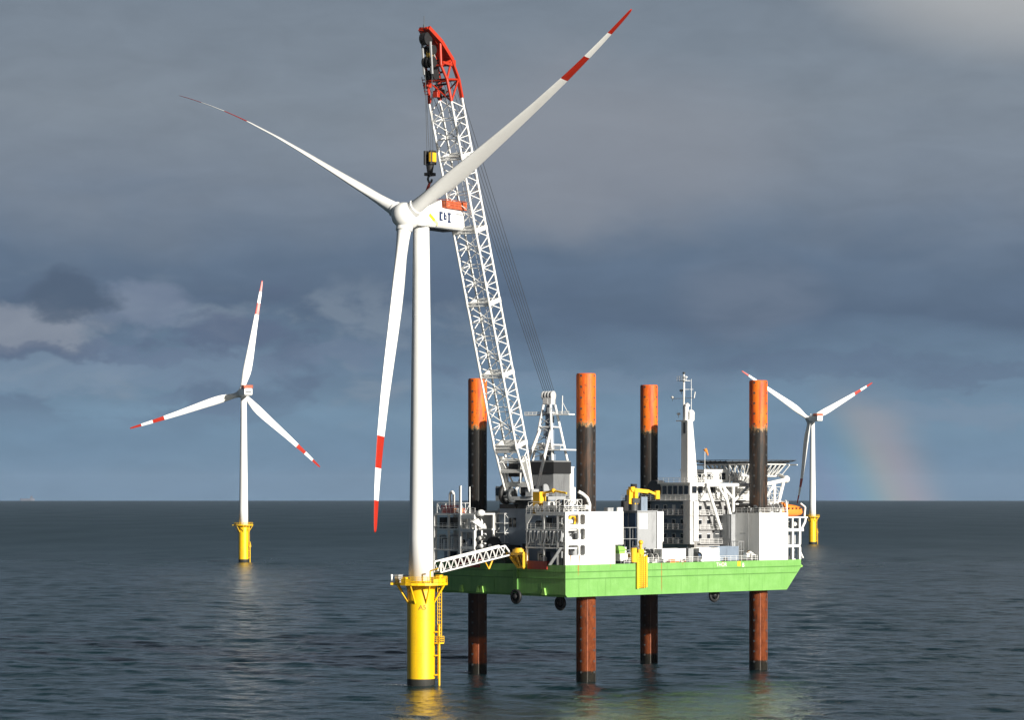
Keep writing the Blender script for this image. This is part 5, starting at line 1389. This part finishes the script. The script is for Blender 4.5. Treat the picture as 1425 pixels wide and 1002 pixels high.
# dark round machinery left of the foot
m = MB(); m.torus((4.4, -3.4, ZP + 3.0), 1.7, 0.55, 'y', 24, 10, 0); m.torus((5.2, -1.2, ZP + 2.7), 1.2, 0.4, 'y', 20, 8, 1); m.tube((4.4, -4.2, ZP + 3.0), (4.4, -2.6, ZP + 3.0), 0.9, 18, 1); m.build('hose_drum', [BLACK, DGREY], crane)
# machinery house at the back
m = MB(); m.box(-9.5, -3.6, -2.9, 2.9, ZP + 2.502, ZP + 7.2, 0); m.box(-9.7, -3.4, -3.1, 3.1, ZP + 7.202, ZP + 9.6, 1); m.box(-9.6, -3.5, -3.0, 3.0, ZP + 9.602, ZP + 9.9, 0)
mh2 = m.build('engine_house', [MIDGREY, BLACK], crane)
m = MB(); m.box(-10.9, -9.52, -1.5, 2.9, ZP + 2.0, ZP + 8.4); m.box(-11.0, -9.71, -1.6, 3.0, ZP + 8.402, ZP + 8.7); m.bbox(-11.2, -9.6, 1.0, 3.3, ZP + 1.0, ZP + 4.4, 0.2); m.build('rear_casing', RIGWHITE, crane)
# A-frame mast
m = MB()
MH = 58.4
top = Vector((-6.2, 0, MH - 2.4))
for sx, sy in ((-9.2, -2.5), (-9.2, 2.5), (-3.8, -2.5), (-3.8, 2.5)):
    m.tube((sx, sy, ZP + 9.9), (top.x + (0.8 if sx > -6 else -0.8), sy * 0.36, top.z), 0.26, 12)
for f in (0.28, 0.6, 0.85):
    def cor(sx, sy): return Vector((sx, sy, ZP + 9.9)).lerp(Vector((top.x + (0.8 if sx > -6 else -0.8), sy * 0.36, top.z)), f)
    pts = [cor(-9.2, -2.5), cor(-9.2, 2.5), cor(-3.8, 2.5), cor(-3.8, -2.5), cor(-9.2, -2.5)]
    m.path(pts, 0.16, 8)
m.tube((2.0, -2.6, ZP + 3.6), (-5.2, -1.3, ZP + 17.0), 0.32, 12); m.tube((2.0, 2.6, ZP + 3.6), (-5.2, 1.3, ZP + 17.0), 0.32, 12)
mast = m.build('gantry_mast', RIGWHITE, crane)
m = MB(); m.bbox(-7.0, -5.4, -1.3, 1.3, MH - 2.4, MH - 0.9, 0.3, 0); m.box(-5.38, -5.3, -1.0, 0.2, MH - 2.2, MH - 1.2, 0)
for q in range(4): m.tube((-6.2, -1.4 + q * 0.75, MH - 0.5), (-6.2, -1.15 + q * 0.75, MH - 0.5), 0.95, 18)
m.build('sheave_block', LIGHTGREY, mast)
for (y0, y1) in ((-5.6, -1.7), (1.7, 5.6)):
    m = MB(); m.box(-7.4, -5.2, y0, y1, MH - 4.6, MH - 4.35); m.rail([(-5.3, y0, MH - 4.35), (-5.3, y1, MH - 4.35)], 0.5, 0.045, 1.0)
    if y0 > 0: m.path([(-6, 3.4, MH - 4.35), (-6, 3.5, MH - 0.6)], 0.1, 6); m.tube((-6, 3.4, MH - 1.8), (-6, 4.9, MH - 4.2), 0.06, 6)
    m.build('mast_platform', RIGWHITE, mast)
m = MB(); m.box(-9.6, -3.4, -3.6, 4.8, ZP + 12.0, ZP + 12.25); m.rail([(-3.5, -3.6, ZP + 12.25), (-3.5, 4.8, ZP + 12.25)], 0.8, 0.05)
m.build('mast_platform', RIGWHITE, mast)
m = MB(); m.box(-7.2, -5.6, -0.55, 0.55, ZP + 9.92, MH - 2.6); m.tube((-5.3, 0.9, ZP + 9.92), (-5.6, 0.5, MH - 2.6), 0.16, 8); m.tube((-5.3, -0.2, ZP + 9.92), (-5.55, -0.1, MH - 2.6), 0.12, 8)
m.build('cable_trunk', BLUE, mast)
for q in range(6):
    z = ZP + 10.6 + q * 1.7; w = 2.2 - 0.25 * q
    m = MB(); m.tube((-3.9 - 0.24 * q, -w, z), (-3.9 - 0.24 * q, w, z + 1.3), 0.1, 6); m.tube((-3.9 - 0.24 * q, w, z), (-3.9 - 0.24 * q, -w, z + 1.3), 0.1, 6); m.build('cross_brace', GREY, mast)
for (y, z, w, mt) in ((-1.4, ZP + 10.0, 1.2, GREY), (0.9, ZP + 10.0, 1.4, BLUE), (0.3, ZP + 12.3, 1.3, GREY), (-1.5, ZP + 12.3, 1.0, RIGWHITE), (-0.4, ZP + 15.0, 1.0, BLUE), (0.5, MH - 4.3, 0.8, GREY)):
    m = MB(); m.bbox(-5.4, -4.6, y, y + w, z, z + 1.3, 0.1); m.build('mast_cabinet', mt, mast)
# boom
BF = Vector((4.0, 0, 36.6)); BT = Vector((29.05, 0, 114.9))
ax = (BT - BF).normalized(); nb = Vector((-ax.z, 0, ax.x)); lat = Vector((0, 1, 0)); BL = (BT - BF).length


def bpt(d, l, h): return BF + ax * d + lat * l + nb * h


def boom_sec(d):
    f = d / BL
    hw = 2.75; hd = 1.8
    if f < 0.14: k = f / 0.14; hd = 0.35 + 1.45 * k; hw = 3.1 - 0.35 * k
    return hw, hd


m = MB()
stations = [0.0, 4.0, 8.0, 11.5] + [11.5 + (BL - 11.5) * i / 19 for i in range(1, 20)]
cn = [(-1, -1), (1, -1), (1, 1), (-1, 1)]
m = MB()
for sg in (-1, 1): m.tube(bpt(0, sg * 3.1, 0), bpt(0, sg * 3.5, 0), 0.7, 16)
m.tube(bpt(0, -3.4, 0), bpt(0, 3.4, 0), 0.3, 12)
bm = m.build('boom', RIGWHITE, crane)
for c in cn:
    m = MB()
    for a, b in zip(stations[:-1], stations[1:]):
        wa, ha = boom_sec(a); wb, hb = boom_sec(b)
        m.tube(bpt(a, c[0] * wa, c[1] * ha), bpt(b, c[0] * wb, c[1] * hb), 0.235, 10)
    m.build('chord', RIGWHITE, bm)
m = MB()
for i, (a, b) in enumerate(zip(stations[:-1], stations[1:])):
    wa, ha = boom_sec(a); wb, hb = boom_sec(b)
    for k in range(4):
        c0, c1 = cn[k], cn[(k + 1) % 4]
        p0, p1 = bpt(a, c0[0] * wa, c0[1] * ha), bpt(a, c1[0] * wa, c1[1] * ha)
        q0, q1 = bpt(b, c0[0] * wb, c0[1] * hb), bpt(b, c1[0] * wb, c1[1] * hb)
        if i < 2: continue
        m.tube(p0, p1, 0.10, 6)
        if k % 2 == 0:
            if i % 2: m.tube(p0, q1, 0.11, 6)
            else: m.tube(p1, q0, 0.11, 6)
        else:      # the narrow sides carry closer zigzags
            pm0, pm1 = (p0 + q0) / 2, (p1 + q1) / 2
            m.tube(p0, pm1, 0.11, 6); m.tube(pm1, q0, 0.11, 6)
m.build('lattice', RIGWHITE, bm)
for i in (3, 7, 11, 15, 19):
    m = MB(); d = stations[i]
    for o in (-0.32, 0.32):
        w, h = boom_sec(d)
        P = [bpt(d + o, c[0] * w, c[1] * h) for c in cn]
        for k in range(4): m.tube(P[k], P[(k + 1) % 4], 0.17, 8)
    for c in cn: m.tube(bpt(d - 0.45, c[0] * w, c[1] * h), bpt(d + 0.45, c[0] * w, c[1] * h), 0.31, 10)
    m.build('section_joint', RIGWHITE, bm)
m = MB()   # solid plated panels near the foot
for (d, l) in ((11.0, 1.5), (6.2, 0.7)):
    w, h = boom_sec(d)
    m.obox(bpt(d, -w, -h), bpt(d, w, -h), l, 0.25, up=nb); m.obox(bpt(d, -w, h), bpt(d, w, h), l, 0.25, up=nb)
m.obox(bpt(3.0, -2.9, 0), bpt(3.0, 2.9, 0), 1.0, 0.5, up=nb); m.obox(bpt(8.2, -2.9, 0), bpt(8.2, 2.9, 0), 0.5, 0.5, up=nb)
for sgn in (-1, 1): m.tube(bpt(8.0, sgn * 2.4, -0.6), bpt(3.5, sgn * 0.9, -0.3), 0.2, 8); m.obox(bpt(0, sgn * 3.0, 0), bpt(9, sgn * 2.85, 0), 0.35, 1.0, up=lat)
m.build('foot_frame', RIGWHITE, bm)
m = MB(); m.box(4.6, 6.4, -1.2, 1.2, 41.0, 44.6); m.build('rope_guide', BLACK, bm)
m = MB()
for l in (-0.6, 0.4):   # ladder and cable run inside the boom
    m.tube(bpt(12, l, 1.2), bpt(BL, l, 1.2), 0.07, 6)
for q in range(60): m.tube(bpt(12 + q * 1.15, -0.6, 1.2), bpt(12 + q * 1.15, 0.4, 1.2), 0.045, 5)
m.build('boom_ladder', GREY, bm)
# red boom head
HT_ = Vector((35.7, 0, 127.6))
m = MB()


def hp(x, l, z): return Vector((x, l, z))


back = [bpt(BL, 0, 1.75), Vector((27.9, 0, 119.0)), Vector((29.6, 0, 122.6)), Vector((32.6, 0, 125.9)), HT_ + Vector((0.1, 0, 0.6))]
front = [bpt(BL, 0, -1.75), Vector((31.6, 0, 118.6)), Vector((33.0, 0, 121.2))]
wd = [2.75, 2.3, 1.9, 1.4, 0.8]
for sgn in (-1, 1):
    for i in range(4):
        r = 0.25 if i < 2 else 0.4
        m.obox(back[i] + lat * sgn * wd[i], back[i + 1] + lat * sgn * wd[i + 1], r * 2, r * 2.6, up=lat)
    for i in range(2): m.tube(front[i] + lat * sgn * wd[i], front[i + 1] + lat * sgn * wd[i + 1], 0.3, 10)
    m.tube(front[2] + lat * sgn * 1.9, back[3] + lat * sgn * 1.4, 0.3, 10); m.tube(front[1] + lat * sgn * 2.3, back[2] + lat * sgn * 1.9, 0.24, 8)
    m.tube(front[0] + lat * sgn * 2.75, back[1] + lat * sgn * 2.3, 0.2, 8); m.tube(front[2] + lat * sgn * 1.9, back[2] + lat * sgn * 1.9, 0.26, 8)
    m.tube(front[1] + lat * sgn * 2.3, back[1] + lat * sgn * 2.3, 0.22, 8)
    m.obox(back[2] + lat * sgn * 1.9 + Vector((0.4, 0, -1.0)), front[2] + lat * sgn * 1.7 + Vector((-0.3, 0, 0.6)), 0.5, 1.2, up=lat)
for P, w in ((back[1], 2.3), (back[2], 1.9), (back[3], 1.4), (front[1], 2.3), (front[2], 1.9), (back[4], 0.8)):
    m.tube(P - lat * w, P + lat * w, 0.24, 8)
m.tube(back[0] - lat * 2.7, back[1] + lat * 2.3, 0.16, 8); m.tube(front[0] + lat * 2.7, front[1] - lat * 2.3, 0.16, 8)
m.obox(back[2] + Vector((-0.2, 0, 0.2)), back[4] + Vector((-0.1, 0, -0.1)), 1.9, 0.5)
m.obox(back[2] + Vector((-0.9, -1.9, -0.3)), back[2] + Vector((-0.9, 1.9, -0.3)), 1.0, 1.0)
m.bbox(31.5, 32.4, -0.6, 0.6, 115.2, 116.5, 0.1); m.bbox(31.9, 33.2, -2.3, -1.2, 117.2, 118.0, 0.1)
hd_ = m.build('boom_head', RED, crane)
hr = random.Random(9)
for q in range(12):
    z = 115.6 + q * 0.75; x = 30.2 + q * 0.28
    m = MB()
    if q % 3 == 0: m.tube((x - 0.8, -1.7, z), (x - 0.2, 1.7, z), 0.22, 8); m.tube((x, hr.uniform(-1, 1), z - 0.6), (x + 0.6, hr.uniform(-1, 1), z + 1.2), 0.14, 6)
    elif q % 3 == 1: m.bbox(x - 0.5, x + 0.4, -1.5 + hr.random(), 0.1 + hr.random(), z - 0.3, z + 0.5, 0.1)
    else: m.path([(x - 0.9, hr.uniform(-1.8, 1.8), z), (x, hr.uniform(-1.5, 1.5), z + 0.7), (x + 0.8, hr.uniform(-1.5, 1.5), z + 0.2)], 0.13, 6)
    m.build('sheave_gear', [BLACK, DGREY, DRED][q % 3], hd_)
m = MB(); m.box(30.6, 33.6, -1.2, -0.9, 121.6, 123.8); m.build('side_plate', RED, hd_)
m = MB()
for q in range(6): m.tube((31.9 + 0.18 * q, -2.0, 116.0 + q * 0.55), (31.9 + 0.18 * q, -2.9, 116.0 + q * 0.55), 0.1, 6); m.tube((31.9 + 0.18 * q, -2.9, 116.0 + q * 0.55), (31.95 + 0.18 * q, -2.9, 116.9 + q * 0.5), 0.06, 5)
m.tube((31.9, -2.0, 116.0), (32.8, -2.0, 118.75), 0.12, 6); m.build('head_walkway', DRED, hd_)
for (x, z, r, w) in ((35.4, 126.2, 1.25, 0.5), (34.3, 121.8, 1.1, 0.9), (33.5, 119.4, 1.0, 0.9), (34.0, 124.2, 0.9, 0.8)):
    m = MB()
    for l in (-w, 0.0, w): m.tube((x, l - 0.18, z), (x, l + 0.18, z), r, 22)
    m.build('sheave', BLACK, hd_)
m = MB(); m.bbox(33.6, 34.6, -0.5, 0.5, 122.6, 124.4, 0.1); m.build('warning_plate', RIGYEL, hd_)
m = MB(); m.obox((34.6, -1.0, 119.4), (35.2, -1.0, 125.6), 0.3, 0.4); m.obox((34.6, 1.0, 119.4), (35.2, 1.0, 125.6), 0.3, 0.4); m.path([(32.4, 0.8, 120.6), (33.6, 0.8, 123.0), (34.6, 0.8, 125.0)], 0.16, 6)
m.build('sheave_frame', GREY, hd_)
m = MB(); m.tube((35.9, 0, 128.2), (35.9, 0, 130.6), 0.06, 6); m.tube((35.9, 0, 128.2), (35.9, 0, 128.9), 0.16, 8); m.build('lightning_rod', DGREY, hd_)
m = MB(); m.ball((32.6, -1.0, 127.2), 0.45, 12); m.tube((32.6, -1.0, 126.0), (32.6, -1.0, 127.0), 0.08, 6); m.build('wind_gauge', RIGWHITE, hd_)
# luffing ropes
for k in range(6):
    y0 = -1.3 + 0.52 * k
    m = MB(); m.tube((-6.0, y0, MH + 0.5), (28.4 - 0.15 * k, -1.9 + 0.76 * k, 118.8), 0.055, 6); m.build('luffing_rope', ROPE, crane)
# hoist ropes
hx = (Vector((HK[0], HK[1], 0)) - Vector((CC[0], CC[1], 0))).length
for k, (x, y) in enumerate(((-0.35, -0.45), (-0.35, 0.45), (0.35, -0.45), (0.35, 0.45))):
    m = MB(); m.tube((34.5, y * 2, 120.9), (hx + x, y, 104.4), 0.05, 6); m.build('hoist_rope', ROPE, crane)
for k in range(2):
    m = MB(); m.tube((34.6, 1.7 * (k - 0.5), 119.0), (28.7, -1.4 + 2.8 * k, 112.0), 0.05, 6); m.build('hoist_rope', ROPE, crane)

# hook block and sling
hb = thing('hook_block', 'black and yellow hook block hanging from the crane above the nacelle', 'hook', (HK[0], HK[1], 99.2), CA)
m = MB(); m.bbox(-0.9, 0.9, -1.05, -0.35, 2.6, 5.3, 0.25); m.bbox(-0.9, 0.9, 0.35, 1.05, 2.6, 5.3, 0.25); m.bbox(-0.5, 0.5, -0.34, 0.34, 2.9, 4.6, 0.2); m.build('cheek_plates', BLACK, hb)
m = MB(); m.box(-0.6, 0.6, 1.052, 1.1, 3.1, 4.9); m.box(0.902, 0.95, 0.5, 0.95, 3.1, 4.9); m.build('warning_stripe', RIGYEL, hb)
m = MB(); m.tube((0, 0, 1.0), (0, 0, 2.7), 0.55, 16, r2=0.8); m.bbox(-1.0, 1.0, -0.9, 0.9, 0.45, 1.0, 0.3); m.build('swivel', BLACK, hb)
m = MB(); m.path([(0, 0, 0.5), (0.5, 0, 0.2), (0.65, 0, -0.3), (0.4, 0, -0.75), (0, 0, -0.9), (-0.45, 0, -0.7), (-0.6, 0, -0.2)], 0.22, 10); m.build('hook', DGREY, hb)
SL = []
sl = thing('lifting_sling', 'red fabric sling from the crane hook down to the turbine nacelle', 'sling', (HK[0], HK[1], 93.7), 0)
m = MB(); m.tube((0, 0, 4.7), (-1.75, -0.6, 0.02), 0.24, 10); m.tube((0, 0, 4.7), (-1.1, 1.0, 0.02), 0.2, 10); m.build('strap', RED, sl)

# ------------------------------------------------------------------ gangway from the vessel to the turbine
ga = Vector(RW(-0.6, 16.2, 25.3)); gb = Vector((-14.6, 529.6, 22.1))
gw = thing('gangway', 'white lattice gangway with yellow foot, reaching from the hull to the turbine', 'gangway', tuple(ga), 0.0, base=tuple(ga))
d = (gb - ga); gl = d.length; d.normalize(); side = d.cross(Vector((0, 0, 1))).normalized() * 0.9; upv = Vector((0, 0, 2.1))
m = MB()
N = 10
for sg in (-1, 1):
    m.tube(ga + side * sg, gb + side * sg, 0.17, 8); m.tube(ga + d * 1.8 + side * sg + upv, gb + side * sg + upv, 0.17, 8)
    m.tube(ga + side * sg, ga + d * 1.8 + side * sg + upv, 0.2, 8); m.tube(gb + side * sg, gb + side * sg + upv, 0.15, 8)
    for q in range(N):
        a = ga + d * (1.8 + (gl - 1.8) * q / N) + side * sg + upv; b = ga + d * (1.8 + (gl - 1.8) * (q + 0.5) / N) + side * sg; c = ga + d * (1.8 + (gl - 1.8) * (q + 1) / N) + side * sg + upv
        m.tube(a, b, 0.075, 6); m.tube(b, c, 0.075, 6)
for q in range(N + 1):
    a = ga + d * gl * q / N; m.tube(a - side, a + side, 0.08, 6)
m.build('truss', RIGWHITE, gw)
m = MB(); m.obox(ga + Vector((0, 0, 0.1)), gb + Vector((0, 0, 0.1)), 1.5, 0.08); m.build('walkway', DGREY, gw)
m = MB()
f = ga + d * 1.0
w0, w1, w2, w3 = [Vector(RW(a, b, z)) for a, b, z in ((0.3, 16.0, 25.4), (0.3, 11.4, 25.6), (0.3, 11.4, 22.8), (0.3, 13.0, 22.8))]
for o in (Vector((0, 0, 0)), Vector(RW(-1.0, 0, 0)) - Vector(RW(0, 0, 0))):
    m.obox(ga + o * 0.5, w0 + o, 0.5, 0.7); m.obox(w0 + o, w1 + o, 0.4, 0.6); m.obox(w1 + o, w2 + o, 0.4, 0.5); m.obox(w0 + o, w3 + o, 0.4, 0.5); m.obox(w2 + o, w3 + o, 0.4, 0.4); m.obox((w0 + w1) / 2 + o, (w2 + w3) / 2 + o, 0.3, 0.4)
c = Vector(RW(0.0, 13.6, 25.9)); m.tube(c - Vector((0, 0, 0.2)), c + Vector((0, 0, 0.5)), 1.3, 18); m.tube(c + Vector((0, 0, 0.5)), c + Vector((0, 0, 0.75)), 0.9, 18)
m.build('slewing_foot', RIGYEL, gw)
q = ga + d * 4.2
m = MB(); m.tube(q, q + d * 1.2 + Vector((0, 0, -1.9)), 0.18, 8); m.tube(q + d * 2.4, q + d * 1.2 + Vector((0, 0, -1.9)), 0.12, 8); m.build('rest_bracket', RIGYEL, gw)

# ------------------------------------------------------------------ a little foam at the near foundation and legs
m = MB(); fr = random.Random(21)
def fleck(x, y, l, w, z=0.42):
    n = 9; ph = fr.random() * 6.28
    pts = [(x + l * (0.7 + 0.5 * fr.random()) * math.cos(6.2832 * i / n), y + w * (0.7 + 0.5 * fr.random()) * math.sin(6.2832 * i / n), z) for i in range(n)]
    m.add(pts, [tuple(range(n))])
for q in range(46):
    f = q / 46
    fleck(TURB[0] - 2.7 - 6.5 * f + fr.uniform(-0.2, 0.2), TURB[1] - 0.5 + 1.6 * f + fr.uniform(-0.5, 0.5), fr.uniform(0.06, 0.3) * (1.1 - f), fr.uniform(0.1, 0.5) * (1.1 - f), fr.uniform(0.18, 0.3))
for cx, cy, rr in [(TURB[0], TURB[1], 2.9)] + [(*RW(a, b)[:2], 2.1) for a, b, _, _ in LEGS]:
    for q in range(16):
        an = fr.uniform(0, 6.28); d_ = rr + abs(fr.gauss(0, 0.5))
        fleck(cx + d_ * math.cos(an), cy + d_ * math.sin(an), fr.uniform(0.04, 0.16), fr.uniform(0.06, 0.25), fr.uniform(0.12, 0.28))
o = m.build('foam', paint('foam_white', (0.55, 0.58, 0.58), 0.7, dirt=0.1))
tag(o, 'thin flecks of white foam at the foundation and legs', 'foam', kind='stuff')

# ------------------------------------------------------------------ far ship on the horizon
sd = 22500.0
sx = (38 - 712.5) / F_PX * sd
sh = thing('cargo_ship', 'distant grey cargo ship low on the horizon', 'ship', (sx, sd, -sd ** 2 / (2 * R_EARTH)), R_(4))
m = MB()
rings = []
for x, w, zt3 in ((-58, 6, 20), (-54, 9, 18), (-20, 10, 17), (30, 10, 17), (52, 6, 19), (60, 0.6, 21)):
    rings.append([(x, -w * 0.8, -6), (x, w * 0.8, -6), (x, w, zt3), (x, -w, zt3)])
m.loft(rings, smooth=False); m.build('hull', HAZESHIP, sh)
m = MB(); m.bbox(24, 46, -8, 8, 17.01, 34, 1.0); m.bbox(30, 40, -10, 10, 34, 38, 1.0); m.bbox(34, 38, -2, 2, 38, 46, 0.5); m.build('superstructure', HAZESHIP, sh)

# ------------------------------------------------------------------ air: fades the far water
bpy.ops.mesh.primitive_cube_add(size=1)
hz = bpy.context.object
hz.name = 'haze'; hz.data.name = 'haze'
hz.scale = (64000, 64000, 300); hz.location = (0, 0, 150 - 68)
hm = bpy.data.materials.new('haze_air'); hm.use_nodes = True
t = NT(hm.node_tree); t.n.clear()
pv = t.new('ShaderNodeVolumePrincipled'); pv.inputs['Color'].default_value = (0.50, 0.64, 0.86, 1); pv.inputs['Density'].default_value = 1.1e-5
pv.inputs['Anisotropy'].default_value = 0.0
mo = t.new('ShaderNodeOutputMaterial'); t.l.new(pv.outputs[0], mo.inputs['Volume'])
hz.data.materials.append(hm)
tag(hz, 'thin bluish sea haze fading the far water', 'haze', kind='stuff')
